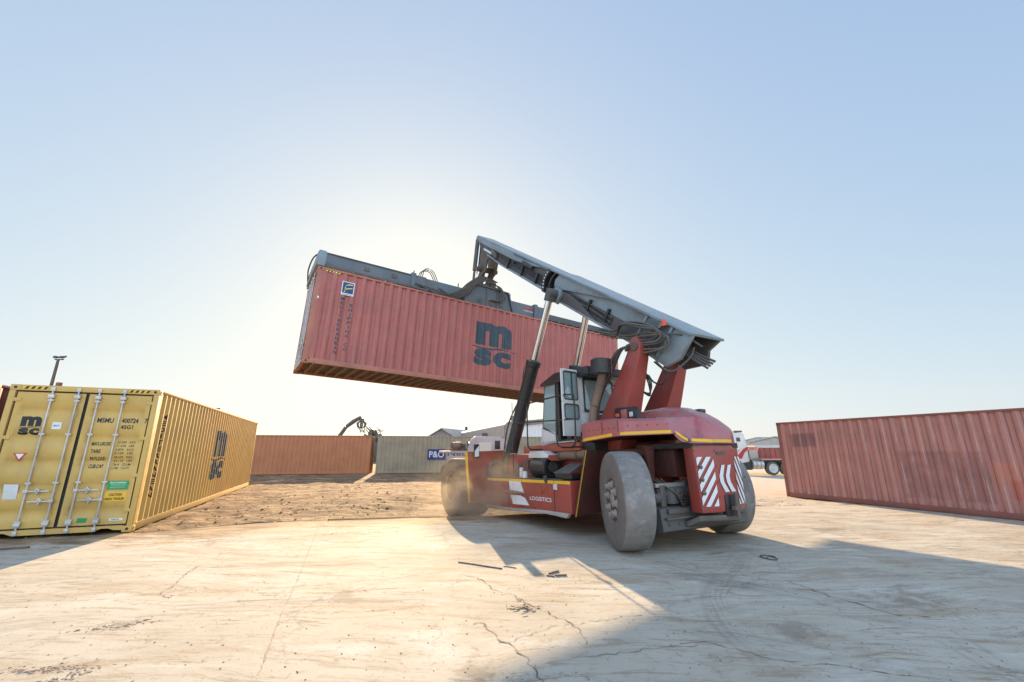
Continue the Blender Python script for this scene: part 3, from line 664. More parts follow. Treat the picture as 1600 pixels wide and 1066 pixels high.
# containers at the back --------------------------------------------
BA = 0.2077; bx, by = -9.9873, 30.7196; ub = (math.cos(BA), math.sin(BA))
MB_ = container('shipping_container', 'rusty brown-red container far behind, beside the grey one', 2.591, fr2(bx - CL*ub[0], by - CL*ub[1], BA), (M['brown'], M['brown']), doors=False)
gc = container('shipping_container', 'weathered grey container far behind with a blue P&O panel on its side', 2.591, fr2(bx + 0.42*ub[0], by + 0.42*ub[1], BA), (M['grey_green'], M['grey_green']), doors=False)
for k in range(NP * 2): pass
sticker(gc, 'sign_panel', M['blue'], 3.55, 4.82, 0.92, 1.66, 0.02)
place(fit(text_bm('P&O', 0.012), 3.66, 4.72, 1.08, 1.52), 'lettering', M['white_clean'], gc, lambda u, z: (u, -0.014, z))
sticker(gc, 'sign_panel', M['beige'], 4.88, 8.2, 0.95, 1.62, 0.02)
place(fit(text_bm('Nedlloyd', 0.012), 4.98, 8.0, 1.06, 1.52), 'lettering', M['blue'], gc, lambda u, z: (u, -0.014, z))

# dark container at the left edge -----------------------------------
ya = 1.9461; vy = (-math.sin(ya), math.cos(ya))
dc = container('shipping_container', 'dull maroon container standing left of the yellow one, mostly out of frame', HC, fr2(-7.7617 + vy[0]*2.66, 9.2706 + vy[1]*2.66, ya), (M['maroon'], M['maroon']))

# ------------------------------------------------------------------ ground
def edge_y(x):                        # far edge of the concrete
    pts = [(-60, 4.0), (-11, 7.9), (-7.3, 9.2), (-5.8, 10.3), (-4.5, 10.65), (-1.75, 11.2), (7.2, 13.26), (9.45, 13.4), (14, 14.5), (70, 25)]
    for (a, b), (c, d) in zip(pts, pts[1:]):
        if x <= c: return b + (d - b) * (x - a) / (c - a)
    return 25
FAX = Vector((0.102, 13.648))
def ground_z(x, y):
    e = y - edge_y(x)
    base = -0.035 if e < 0 else 0.0
    if e < 0: return -0.09
    k = min(1.0, e / 0.5)
    n = noise.fractal(Vector((x*0.9, y*0.9, 0)), 1.0, 2.0, 4) * 0.045 + noise.fractal(Vector((x*4.1, y*4.1, 5)), 0.7, 2.0, 3) * 0.030
    far = max(0.0, min(1.0, (34 - y) / 8)); side = max(0.0, min(1.0, (12 - x) / 4))
    n *= far * side
    d = (Vector((x, y)) - FAX).length
    dip = max(0.0, 1 - (d / 5.0) ** 2) ** 1.2 * 0.30
    dip = min(dip, 0.215)
    z = -0.01 + n - dip * k
    if d < 3.2: z = -0.195 + n * 0.4 if k >= 1 else z
    # keep the feet of the yellow container on the ground
    return z
xs = [-900, -400, -200, -100, -60, -40, -30, -24, -20, -18] + [-16 + 0.12*i for i in range(int(27/0.12))] + [11 + 0.5*i for i in range(20)] + [22, 26, 32, 40, 60, 100, 200, 400, 900]
ys = [-60, -20, 0, 4, 6] + [7 + 0.25*i for i in range(10)] + [9.5 + 0.11*i for i in range(int(16/0.11))] + [25.5 + 0.3*i for i in range(22)] + [32.5, 34, 38, 45, 60, 90, 150, 300, 700, 1800]
tag(MB().grid(lambda x, y: (x, y, ground_z(x, y)), xs, ys).build('ground', M['dirt'], recalc=False, sharp=180), kind='structure')
pad = []
px_ = [-60, -30, -20, -14, -11, -9, -7.3, -6.6, -5.8, -5.2, -4.5, -3.8, -3, -2.3, -1.75, 0, 2, 4, 6, 7.2, 9.45, 14, 30, 70]
pad_bm = MB()
def pad_y(x): return edge_y(x) + (noise.noise(Vector((x*1.3, 0, 0))) * 0.10 if -8 < x < 12 else 0)
pxx = sorted(set(px_ + [-8 + 0.25*i for i in range(80)]))
poly = [(70, -30), (-60, -30)] + [(x, pad_y(x)) for x in pxx]
pad_bm.prism(poly[::-1], 'z', -0.22, 0.0)
tag(pad_bm.build('concrete_pad', M['concrete'], sharp=20), kind='structure')

# long joints and cracks -------------------------------------------
def strip(pts, w0, jag=0.03, z=0.004, seed=0):
    rnd = random.Random(seed); out = []
    for (a, b) in zip(pts, pts[1:]):
        a = Vector((*a, 0)); b = Vector((*b, 0)); n = max(2, int((b - a).length / 0.05))
        for i in range(n):
            p = a.lerp(b, i / n); d = (b - a).normalized(); q = Vector((-d.y, d.x, 0))
            out.append((p + q * rnd.uniform(-jag, jag), q, w0 * rnd.uniform(0.1, 1.0) * (0.2 if rnd.random() < 0.2 else 1)))
    L_ = [(p + q*w_).to_tuple()[:2] + (z,) for p, q, w_ in out]; R_ = [(p - q*w_).to_tuple()[:2] + (z,) for p, q, w_ in out]
    return L_, R_
def crack(name, pts, w0, jag, mat, seed):
    L_, R_ = strip(pts, w0, jag, 0.004, seed); b = MB()
    V = [(b.bm.verts.new(l), b.bm.verts.new(r)) for l, r in zip(L_, R_)]
    for (a, c), (d, e) in zip(V, V[1:]): b.bm.faces.new([a, c, e, d])
    tag(b.build(name, mat, recalc=False), kind='structure')
crack('slab_joint', [(-4.62, 11.0), (-4.56, 10.84), (-3.5, 7.99), (-2.77, 6.04), (-2.34, 4.83), (-1.84, 3.54), (-1.2, 1.9)], 0.009, 0.006, M['joint'], 1)
CR = [([(-4.48, 6.62), (-4.4, 6.27), (-4.14, 5.7), (-4.09, 5.46), (-3.89, 5.33), (-3.83, 5.38)], 0.011),
      ([(-4.8, 5.21), (-4.09, 5.46), (-3.82, 5.6)], 0.005), ([(-2.69, 5.72), (-2.24, 5.85), (-1.5, 6.09), (-0.88, 6.39)], 0.006),
      ([(-0.68, 6.24), (-0.45, 6.09), (-0.22, 5.62), (0.03, 5.37), (0.23, 5.03), (0.46, 4.74), (0.58, 4.59), (0.64, 4.33), (0.66, 4.09)], 0.010),
      ([(-0.37, 4.6), (-0.28, 4.59), (-0.17, 4.37), (-0.09, 4.21), (0.0, 4.09), (0.09, 3.96), (0.19, 3.66), (0.24, 3.4), (0.26, 3.0)], 0.013),
      ([(-0.03, 4.17), (0.2, 4.37), (0.37, 4.51), (0.58, 4.57), (0.97, 4.7), (1.36, 4.81)], 0.006),
      ([(0.28, 3.83), (0.58, 3.9), (0.89, 3.99), (1.21, 4.08), (1.76, 4.16)], 0.005),
      ([(3.5, 5.9), (3.57, 5.67), (3.61, 5.36), (3.76, 5.09), (3.84, 4.84), (4.21, 4.72)], 0.010),
      ([(1.44, 4.17), (1.65, 4.19), (1.91, 4.01), (2.1, 3.88), (2.45, 3.78), (2.79, 3.68), (3.3, 3.5)], 0.006)]
for i, (pts, w0) in enumerate(CR): crack('concrete_crack', pts, w0, 0.025, M['crack'], 10 + i)

# toothed steel strip at the edge of the pad
te = MB()
for i in range(52):
    x = -4.35 + i * 0.052; y = pad_y(x) + 0.01
    te.box(x, x + 0.026, y, y + 0.04, -0.01, 0.03)
te.box(-4.40, -1.60, 11.35, 11.36, -0.2, -0.19)
tag(te.build('toothed_edge_strip', M['concrete']), 'pale toothed strip along the edge where the concrete meets the dirt', 'edging')
# ------------------------------------------------------------------ reach stacker
MM = frame((3.12626, 8.38518, 0.01526), (-0.49794, 0.86653, -0.03434), (-0.86704, -0.49823, 0.0), (-0.01711, 0.02977, 0.99941))
rs = empty('reach_stacker', 'red reach stacker with blue-grey boom, driving on the concrete and carrying a container', 'reach stacker', MM)
MI = MM.inverted()
def mirror_y(pts): return [(x, -y, z) for x, y, z in pts]

# boom ---------------------------------------------------------------
BO = Vector((-1.13, 0, 3.60)); BD = Vector((0.8060, 0, 0.5919)).normalized(); BN = Vector((-BD.z, 0, BD.x))   # along, up
def bp(s, t, y): return BO + BD*s - BN*t + Vector((0, y, 0))       # s along the boom, t down from the top face
def bprism(b, pts, y0, y1): return b.slab([bp(s, t, y0) for s, t in pts], (0, y1 - y0, 0))
boom = MB()
hw = 0.42
bprism(boom, [(0.0, 0), (5.1, 0), (5.1, 0.05), (0.0, 0.05)], -hw - 0.07, hw + 0.07)              # top plate
bprism(boom, [(0.75, 0.70), (5.0, 0.70), (5.0, 0.75), (0.75, 0.75)], -hw, hw)                 # bottom plate
bprism(boom, [(0.55, 0.05), (5.0, 0.05), (5.0, 0.70), (0.95, 0.70)], -0.33, -0.30)
bprism(boom, [(0.25, 0.05), (4.7, 0.05), (4.7, 0.70), (0.45, 0.70)], 0.30, 0.33)
bo = boom.build('boom', M['boom'], rs, bevel=0.008)
# left cheek plates with a cut-away between them
ck = MB()
bprism(ck, [(4.73, 0.052), (4.86, 0.24), (4.82, 0.40), (4.58, 0.43), (4.15, 0.36), (3.2, 0.20), (2.2, 0.056)], 0.335, 0.415)
bprism(ck, [(0.0, 0.052), (1.12, 0.052), (1.22, 0.34), (1.20, 0.60), (1.34, 0.762), (0.28, 0.80), (0.05, 0.53)], 0.335, 0.415)
ck.build('cheek_plate', M['boom'], bo, bevel=0.006)
ck = MB()
bprism(ck, [(4.80, 0.45), (4.3, 0.43), (3.95, 0.42), (3.49, 0.49), (3.05, 0.60), (2.67, 0.69), (2.13, 0.752), (4.80, 0.752)], 0.335, 0.415)
ck.build('cheek_plate', M['boom_dark'], bo, bevel=0.006)
ck = MB()
bprism(ck, [(0.25, 0.40), (4.7, 0.40), (4.7, 0.70), (0.5, 0.70)], 0.331, 0.336); ck.build('web_shade', M['boom_dark'], bo)  # thin dark sheet that paints the shade of the cut-away
ck = MB()
bprism(ck, [(0.0, 0.052), (5.0, 0.052), (5.0, 0.752), (0.98, 0.752), (0.45, 0.86), (0.02, 0.55), (0.12, 0.30)], -0.415, -0.335)
ck.build('cheek_plate', M['boom_dark'], bo, bevel=0.006)  # dark colour imitates the shaded inside of the open tail
for s0, s1, t0, t1 in ((0.44, 0.68, 0.12, 0.72), (0.74, 1.08, 0.10, 0.70)):
    bprism(MB(), [(s0, t0), (s1, t0), (s1 + 0.12, t1), (s0 + 0.12, t1)], 0.416, 0.424).build('greasy_panel', M['spreader'], bo)
# stiffener ribs near the tail
for s0 in (0.42, 0.70, 1.12):
    bprism(MB(), [(s0, 0.06), (s0 + 0.05, 0.06), (s0 + 0.15, 0.74), (s0 + 0.10, 0.74)], 0.415, 0.47).build('boom_rib', M['boom'], bo, bevel=0.004)
# inner (telescoping) section
inn = MB()
L2 = 11.48
bprism(inn, [(1.4, 0.07), (L2, 0.07), (L2 + 0.05, 0.12), (L2 - 0.10, 0.30), (L2 - 0.9, 0.56), (L2 - 2.6, 0.62), (1.4, 0.68)], -0.29, 0.29)
io = inn.build('inner_boom', M['boom_dark'], bo, bevel=0.006)
fl = MB()
bprism(fl, [(5.0, 0.02), (L2, 0.02), (L2, 0.065), (5.0, 0.065)], -0.36, 0.36)
fl.build('boom_top_plate', M['boom'], io, bevel=0.005)
for sy in (-1, 1):
    a, b = sorted((sy*0.295, sy*0.36)); g = MB()
    bprism(g, [(5.6, 0.066), (L2 - 0.02, 0.066), (L2 + 0.05, 0.13), (L2 - 0.05, 0.24), (9.2, 0.27), (7.6, 0.27), (6.6, 0.21)], a, b)
    bprism(g, [(5.25, 0.066), (7.9, 0.066), (7.8, 0.15), (6.2, 0.11), (5.75, 0.10)], a, b)
    g.build('boom_side_plate', M['boom'], io, bevel=0.005)
    g = MB(); bprism(g, [(5.2, 0.56), (5.7, 0.62), (8.6, 0.60), (9.9, 0.52), (10.1, 0.56), (8.7, 0.66), (5.3, 0.70)], a, b)
    g.build('boom_lower_flange', M['boom'], io, bevel=0.005)
# wear collars where the inner section leaves the outer one
for s0, wd in ((4.86, 0.06), (5.16, 0.16)):
    c = MB(); k = []
    for i in range(9):
        t = 0.05 + 0.66*i/8; k.append((s0 + 0.16*math.sin(math.pi*i/8), t))
    bprism(c, k + [(a + wd, b) for a, b in k[::-1]], 0.30, 0.44)
    bprism(c, k + [(a + wd, b) for a, b in k[::-1]], -0.44, -0.30)
    c.build('wear_collar', M['black'], bo)
c = MB()
for i in range(6):
    t = 0.14 + i*0.09; c.box(-0.02, 0.02, -0.006, 0.006, -0.02, 0.02, Matrix.Translation(bp(5.24 + 0.14*math.sin(math.pi*t/0.7), t, 0.446)))
c.build('collar_bolts', M['white_clean'], bo)
# tubes on the left of the inner boom and in the cut-away
for i, t in enumerate((0.36, 0.41, 0.46, 0.52)):
    MB().tube([bp(2.2, t + 0.10, 0.36), bp(3.0, t + 0.05, 0.36), bp(4.4, t + 0.02, 0.36)], 0.017, 8).build('hydraulic_tube', M['black'] if i % 2 else M['steel_grey'], bo)
    MB().tube([bp(5.4, t - 0.02, 0.34), bp(7.3, t - 0.04, 0.34), bp(9.3 - 0.2*i, t - 0.04, 0.34)], 0.016, 8).build('hydraulic_tube', M['black'], io)
for s0 in (2.35, 3.1, 5.9, 6.9, 8.0):
    c = MB(); bprism(c, [(s0, 0.30), (s0 + 0.07, 0.30), (s0 + 0.07, 0.62), (s0, 0.62)], 0.33, 0.40); c.build('tube_clamp', M['black'], bo if s0 < 5 else io, bevel=0.006)
c = MB().cyl(bp(7.6, 0.33, 0.36), bp(7.6, 0.33, 0.44), 0.05, n=12); c.build('tube_coupling', M['black'], io)
c = MB().tube([bp(7.0, 0.20, 0.39), bp(6.3, 0.24, 0.39)], 0.055, 12); c.build('accumulator', M['black'], io)
c = MB().tube([bp(10.4, 0.40, 0.33), bp(9.6, 0.42, 0.33)], 0.06, 12); c.build('extension_cylinder', M['chrome'], io)
c = MB()
for i in range(4): c.box(-0.04, 0.04, -0.05, 0.05, -0.11, 0.11, Matrix.Translation(bp(9.55 - i*0.12, 0.36 + 0.02*i, 0.36)))
c.build('valve_block', M['grime'], io, bevel=0.01)
# boss and pin of the lift cylinder
for sy in (1, -1):
    MB().cyl(bp(4.48, 0.56, sy*0.41), bp(4.48, 0.56, sy*0.74), 0.115).cyl(bp(4.48, 0.56, sy*0.74), bp(4.48, 0.56, sy*0.78), 0.065).build('cylinder_boss', M['steel_grey'], bo, bevel=0.01)
    bprism(MB(), [(4.62, 0.40), (4.66, 0.78), (4.30, 0.80), (4.26, 0.52), (4.34, 0.40)], sy*0.42, sy*0.50).build('cylinder_bracket', M['boom'], bo, bevel=0.01)
# rear end
MB().box(-0.05, 0.05, -0.10, 0.10, -0.06, 0.06, Matrix.Translation(bp(0.42, 0.45, 0.12)) @ Matrix.Rotation(0.7, 4, 'Y')).build('junction_box', M['yellow_dark'], bo, bevel=0.01)
for i in range(4):
    MB().tube([bp(0.7, 0.30 + 0.03*i, -0.02 + 0.07*i), bp(0.1, 0.40 + 0.03*i, -0.06 + 0.05*i), bp(-0.16, 0.42 + 0.05*i, -0.28 + 0.04*i)], 0.024, 10).build('hydraulic_hose', M['steel_grey'], bo)
bc = MB().lathe([(0.0, 0), (0.06, 0), (0.06, 0.03), (0.052, 0.05), (0.052, 0.11), (0.03, 0.14), (0, 0.145)], bp(0.60, 0.10, 0.50), (0, 0, 1), 16).build('beacon_lamp', M['orange'], bo)
MB().tube([bp(0.60, 0.10, 0.50), bp(0.85, 0.30, 0.50), bp(1.0, 0.44, 0.44)], 0.014, 6).build('lamp_bracket', M['steel_grey'], bc)
# hose loops hanging on the left of the tail
def hose(pts, r=0.022, mat='hose', par=None): return MB().tube(catmull(pts, 8), r, 8).build('hydraulic_hose', M[mat], par or rs)
for k in range(3):
    d = 0.055*k
    hose([(1.25, 0.46, 4.35 - d), (0.72, 0.50, 4.15 - d), (0.39, 0.55 + d, 4.22 - d*0.5), (-0.04, 0.58 + d, 4.10 - d), (-0.36 - d, 0.60, 3.93 - d), (-0.50 - d*1.3, 0.60, 3.74 - d), (-0.35 - d, 0.60, 3.66 - d), (0.0, 0.62, 3.72 - d), (0.28, 0.66 + d*0.4, 3.68 - d)], 0.024, 'grime' if k % 2 else 'hose')
for k in range(2):
    d = 0.06*k
    hose([(0.9, 0.47, 4.12 - d), (0.3, 0.56, 3.92 - d), (-0.25, 0.6, 3.83 - d), (-0.60 - d, 0.58, 3.66), (-0.58 - d, 0.56, 3.46), (-0.2, 0.60, 3.50 - d), (0.25, 0.62, 3.60 - d)], 0.020, 'grime')
hose([(-0.30, 0.50, 3.80), (-0.60, 0.54, 3.72), (-0.9, 0.40, 3.62), (-1.05, 0.1, 3.40)], 0.018, 'steel_grey')
hose([(-0.2, 0.50, 3.55), (-0.35, 0.52, 3.2), (-0.6, 0.45, 3.0), (-0.9, 0.30, 3.20), (-0.95, 0.2, 3.4)], 0.016, 'steel_grey')
hose([(0.05, 0.15, 3.35), (-0.2, 0.12, 3.05), (-0.05, 0.1, 2.88), (0.15, 0.12, 2.95), (0.20, 0.2, 3.1)], 0.018)
for k in range(3): hose([(0.30, 0.30, 3.3), (0.08 + 0.04*k, 0.28, 2.95), (0.16, 0.26, 2.72 - 0.03*k), (0.32, 0.3, 2.8), (0.28, 0.33, 2.98)], 0.014)
# hoses down the front of the near tower
for k in range(6):
    y = 0.80 + 0.035*(k % 3); d = 0.05*k
    hose([(0.15, y - 0.1, 3.66 - d*0.3), (0.30 + d*0.3, y, 3.55), (0.62 + d*0.5, y, 3.15), (0.92 + d*0.5, y + 0.01, 2.80), (1.10 + d*0.4, y, 2.45), (1.15 + d*0.4, y, 1.95)], 0.019, 'grime' if k % 2 else 'hose')

# boom head, hanging links, rotator, spreader ------------------------
hd = MB()
for y0, y1 in ((-0.26, -0.19), (0.19, 0.26)):
    hd.slab([bp(L2 + 0.02, 0.14, y0), bp(L2 - 0.25, 0.66, y0), bp(L2 - 0.75, 1.30, y0), bp(L2 - 1.25, 1.42, y0), bp(L2 - 1.45, 1.20, y0), bp(L2 - 1.35, 0.75, y0), bp(L2 - 1.75, 0.55, y0), bp(L2 - 0.6, 0.30, y0)], (0, y1 - y0, 0))
hd.cyl(bp(L2 - 1.05, 1.20, -0.40), bp(L2 - 1.05, 1.20, 0.40), 0.11)
ho = hd.build('boom_head', M['grime'], io, bevel=0.01)

# spreader in the frame of the lifted container, re-expressed under the stacker
sp_root = bpy.data.objects.new('spreader', bpy.data.meshes.new('spreader')); bpy.data.objects.remove(sp_root)
LL = MI @ LM
def lt(b):
    for v in b.bm.verts: v.co = LL @ v.co
    return b
H = HC
ms_ = MB()
ms_.box(3.0, 8.35, 0.62, 0.98, H + 0.14, H + 0.72); ms_.box(3.0, 8.35, 1.46, 1.82, H + 0.14, H + 0.72)
ms_.box(4.6, 7.4, 0.98, 1.46, H + 0.2, H + 0.66)
spm = lt(ms_).build('spreader', M['spreader'], rs, bevel=0.012)
tb = MB(); tb.box(0.16, 3.2, 0.60, 0.90, H + 0.24, H + 0.70); tb.box(0.10, 3.2, 0.56, 0.94, H + 0.69, H + 0.72)
lt(tb).build('telescopic_beam', M['spreader'], spm, bevel=0.01)
tb = MB(); tb.box(8.3, 12.03, 1.50, 1.78, H + 0.16, H + 0.58); tb.box(8.3, 12.03, 0.66, 0.94, H + 0.30, H + 0.56); tb.box(8.3, 12.0, 0.60, 1.0, H + 0.16, H + 0.24)
lt(tb).build('telescopic_beam', M['boom_dark'], spm, bevel=0.01)
tb = MB(); tb.box(0.0, 3.4, 0.02, 0.10, H + 0.03, H + 0.09)
lt(tb).build('guide_rail', M['steel_grey'], spm)
for x0, x1, mt in ((-0.06, 0.18, 'boom'), (CL - 0.2, CL + 0.05, 'boom_dark')):
    e = MB(); e.box(x0, x1, 0.0, CW, H + 0.10, H + 0.46); e.box(x0 + 0.02, x1 - 0.02, -0.015, 0.14, H + 0.02, H + 0.50); e.box(x0 + 0.02, x1 - 0.02, CW - 0.14, CW + 0.015, H + 0.02, H + 0.50)
    eb = lt(e).build('end_beam', M[mt], spm, bevel=0.012)
    for yy in (0.08, CW - 0.08):
        lt(MB().lathe([(0.0, 0), (0.045, 0), (0.05, 0.10), (0, 0.10)], ((x0 + x1)/2 + 0.02, yy, H + 0.01), (0, 0, 1), 14)).build('twistlock', M['black'], eb)
for x0 in (3.0, 8.15):
    e = MB(); e.box(x0 - 0.05, x0 + 0.12, 0.56, 1.88, H + 0.08, H + 0.80); e.box(x0 + 0.12, x0 + 0.5, 0.58, 1.0, H + 0.10, H + 0.74); lt(e).build('sleeve_frame', M['spreader'], spm, bevel=0.015)
lt(MB().lathe([(0.0, 0), (0.13, 0), (0.13, 0.02), (0.10, 0.03), (0, 0.03)], (3.42, 0.575, H + 0.42), (0, -1, 0), 24)).build('inspection_cover', M['spreader'], spm)
# yoke in the middle
yk = MB()
yk.prism([(4.95, H + 0.12), (6.95, H + 0.12), (6.72, H + 0.86), (5.35, H + 0.90), (4.85, H + 0.62)], 'y', 0.42, 0.60)
yk.prism([(4.95, H + 0.12), (6.95, H + 0.12), (6.72, H + 0.86), (5.35, H + 0.90), (4.85, H + 0.62)], 'y', 1.84, 2.0)
yk.box(5.0, 6.9, 0.36, 0.64, H + 0.02, H + 0.13); yk.box(5.4, 6.75, 0.6, 1.84, H + 0.72, H + 0.84)
yo = lt(yk).build('spreader_yoke', M['spreader'], spm, bevel=0.012)
rt = MB(); rt.lathe([(0.0, 0), (0.55, 0), (0.55, 0.12), (0.42, 0.14), (0.42, 0.30), (0.30, 0.32), (0.30, 0.42), (0, 0.42)], (6.05, 1.22, H + 0.84), (0, 0, 1), 36)
for dx in (-0.34, 0.30): rt.cyl((6.05 + dx, 0.95, H + 1.16), (6.05 + dx, 0.95, H + 1.40), 0.12, n=16)
rt.box(5.55, 5.78, 0.8, 1.3, H + 1.0, H + 1.35); rt.box(6.45, 6.70, 0.85, 1.25, H + 0.95, H + 1.2)
ro = lt(rt).build('rotator', M['grime'], spm, bevel=0.01)
top = LL @ Vector((6.05, 1.22, H + 1.2)); pin = bp(L2 - 1.05, 1.20, 0)
lk = MB()
for sy in (-0.24, 0.16): 
    lk.tube([top + Vector((0.10, sy, -0.05)), (top + pin)/2 + Vector((0.06, sy, 0.05)), pin + Vector((0, sy, 0))], [0.17, 0.13, 0.12], 12)
lk.cyl(pin + Vector((0, -0.45, 0)), pin + Vector((0, 0.45, 0)), 0.08); lk.build('hanging_link', M['grime'], spm)
dmp = MB(); a = bp(L2 - 0.12, 0.20, 0.33); b_ = top + Vector((0.35, 0.30, 0.0))
dmp.cyl(a, a.lerp(b_, 0.62), 0.085, n=16); dmp.cyl(a.lerp(b_, 0.62), b_, 0.05, n=12); dmp.build('damping_cylinder', M['grime'], spm)
dmp = MB(); a = bp(L2 - 0.30, 0.26, 0.28); b_ = top + Vector((0.15, 0.28, -0.1)); dmp.cyl(a, b_, 0.03, n=8); dmp.build('damping_rod', M['chrome'], spm)
def L3(x, y, z): return LL @ Vector((x, y, H + z))
for k in range(7):
    d = 0.05*k
    hose([L3(6.3 - d, 0.5 - d*0.4, 1.25), L3(5.8 - d, 0.35, 1.15 + d*0.3), L3(5.3 - d, 0.30, 0.85), L3(5.0 - d*1.4, 0.35, 0.40), L3(4.5 - d*2, 0.45, 0.16 + d*0.1), L3(4.0 - d*3, 0.50, 0.35 + d*0.2)], 0.022, 'grime' if k % 2 else 'hose', spm)
for k in range(6):
    d = 0.05*k; hose([L3(5.7 + d, 0.36, 1.05), L3(6.1 + d, 0.28, 1.02 - d*0.3), L3(6.4 + d*0.6, 0.30, 0.75 - d), L3(6.25 - d, 0.34, 0.42), L3(5.95, 0.40, 0.40)], 0.022, 'grime' if k % 2 else 'hose', spm)
for k in range(3):
    d = 0.07*k
    hose([L3(3.25 + d, 0.8, 0.72), L3(3.35 + d, 0.8, 1.0 + d), L3(3.65 + d, 0.75, 1.02 + d*0.5), L3(3.9 + d, 0.65, 0.55), L3(4.3 + d, 0.5, 0.22)], 0.016, 'hose', spm)
for k in range(2):
    hose([L3(0.1, 0.25 + 0.1*k, 0.60), L3(-0.12, 0.5, 0.42), L3(-0.16, 1.2, 0.30), L3(-0.1, 2.0, 0.34), L3(0.0, 2.5, 0.1)], 0.022, 'hose', spm)
for k, (u0, z0) in enumerate(((3.05, 0.8), (7.0, 0.86), (4.75, 0.75))):
    lt(MB().box(u0, u0 + 0.03, 0.7, 0.73, H + z0, H + z0 + 0.14)).build('sensor_rod', M['black'], spm)
jt = fit(text_bm('RAM', 0.03), 7.66, 8.02, H + 0.50, H + 0.62); place(jt, 'lettering', M['redmark'], spm, lambda x, z: LL @ Vector((x, 0.617, z)))
jt = fit(text_bm('SPREADERS', 0.01), 7.62, 8.08, H + 0.42, H + 0.47); place(jt, 'lettering', M['white_clean'], spm, lambda x, z: LL @ Vector((x, 0.617, z)))
for k in range(9):
    u0 = 0.5 + k*0.29
    lt(MB().box(8.6 + k*0.38, 8.66 + k*0.38, 0.60, 1.0, H + 0.24, H + 0.33)).build('beam_clip', M['grime'], spm)

# lift cylinders -----------------------------------------------------
for sy in (1, -1):
    a = Vector((5.08, sy*0.86, 1.15)); b_ = bp(4.48, 0.58, 0); b_.y = sy*0.66
    d = (b_ - a).normalized(); n_ = (b_ - a).length
    c = MB(); c.lathe([(0.0, 0), (0.20, 0), (0.21, 0.1), (0.18, 0.16), (0.18, 3.10), (0.205, 3.12), (0.205, 3.26), (0.15, 3.28), (0.12, 3.30)], a, d, 28)
    cy = c.build('lift_cylinder', M['black'], rs)
    MB().lathe([(0.0, 3.2), (0.098, 3.2), (0.098, n_ - 0.15), (0.0, n_ - 0.15)], a, d, 28).build('cylinder_rod', M['chrome'], cy)
    MB().cyl(b_ + Vector((0, -0.10, 0)), b_ + Vector((0, 0.10, 0)), 0.13).box(-0.11, 0.11, -0.10, 0.10, -0.22, 0.02, Matrix.Translation(b_) @ d.to_track_quat('Z', 'Y').to_matrix().to_4x4()).build('rod_eye', M['steel_grey'], cy, bevel=0.01)
    u_ = Vector((d.z, 0, -d.x)) * -1
    for k, off in enumerate((0.22, 0.27)):
        MB().tube(catmull([a + d*0.5 + u_*(-off) + Vector((0, 0.05*k, 0)), a + d*1.6 - u_*off, a + d*2.9 - u_*off, a + d*3.15 - u_*0.15]), 0.016, 8).build('cylinder_tube', M['steel_grey'], cy)
    MB().tube(catmull([a + d*2.5 - u_*0.2, a + d*2.75 - u_*0.38, a + d*3.05 - u_*0.36, a + d*3.2 - u_*0.18]), 0.014, 8).build('cylinder_hose', M['hose'], cy)
    MB().tube(catmull([a + d*0.1 - u_*0.25, a + d*1.0 - u_*0.50, a + d*1.6 - u_*0.42, a + d*2.1 - u_*0.22]), 0.022, 8).build('cylinder_hose', M['hose'], cy)

# towers carrying the boom ---------------------------------------------
tw = [(1.55, 1.3), (1.22, 2.10), (0.95, 2.46), (0.56, 3.02), (0.26, 3.50), (0.12, 3.78), (-0.02, 3.80), (-0.13, 3.62), (-0.08, 3.36), (0.10, 2.92), (0.33, 2.38), (0.62, 1.5)]
def taper(v, s):
    k = max(0.0, min(1.0, (v.co.z - 2.3) / 1.2)); inner = abs(v.co.y) < 0.55
    if inner: v.co.y = s * (0.34 + 0.12*k)
    else: v.co.y = s * (0.80 - 0.10*k)
for s in (1, -1):
    b = MB(); b.prism(tw, 'y', s*0.40, s*0.76)
    for v in b.bm.verts: taper(v, s)
    b.build('boom_tower', M['truck_red'], rs, bevel=0.02)
MB().cyl((0.02, -0.74, 3.60), (0.02, 0.74, 3.60), 0.09).build('boom_pivot', M['grime'], rs)

# chassis ------------------------------------------------------------
ch = MB()
for s in (1, -1): ch.prism([(0.35, 0.62), (0.5, 0.55), (1.4, 0.55), (5.3, 0.50), (6.9, 0.55), (6.9, 1.25), (6.2, 1.60), (5.2, 1.66), (3.4, 1.60), (1.6, 1.60), (1.2, 1.55), (0.9, 1.45), (0.35, 1.40)], 'y', s*0.55, s*0.92)
ch.box(-0.2, 6.8, -0.50, 0.50, 0.66, 0.9); ch.box(5.2, 6.3, -0.9, 0.9, 0.9, 1.60)
cho = ch.build('chassis', M['truck_red'], rs, bevel=0.02)
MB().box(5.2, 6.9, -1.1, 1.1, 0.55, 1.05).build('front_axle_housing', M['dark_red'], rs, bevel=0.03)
for s in (1, -1):
    g = MB(); g.slab([(5.02, s*2.14, 1.72), (4.86, s*2.10, 0.44), (4.92, s*1.10, 0.34), (5.08, s*0.92, 1.76)], (0.035, 0, 0))
    gd = g.build('front_mudguard', M['truck_orange'], rs)
    MB().slab([(5.012, s*2.152, 1.72), (4.852, s*2.112, 0.44), (4.853, s*2.05, 0.44), (5.013, s*2.08, 1.72)], (-0.006, 0, 0)).build('reflective_tape', M['tape'], gd)
    MB().lathe([(0.0, 0), (0.27, 0), (0.27, 0.03), (0.20, 0.05), (0.20, 0.02), (0, 0.02)], (4.96, s*1.25, 1.22), (-1, 0, 0), 30).build('cylinder_foot_ring', M['grime'], gd)
mr = MB().box(4.93, 4.97, 1.76, 1.92, 1.56, 1.92).build('wing_mirror', M['black'], rs, bevel=0.03)
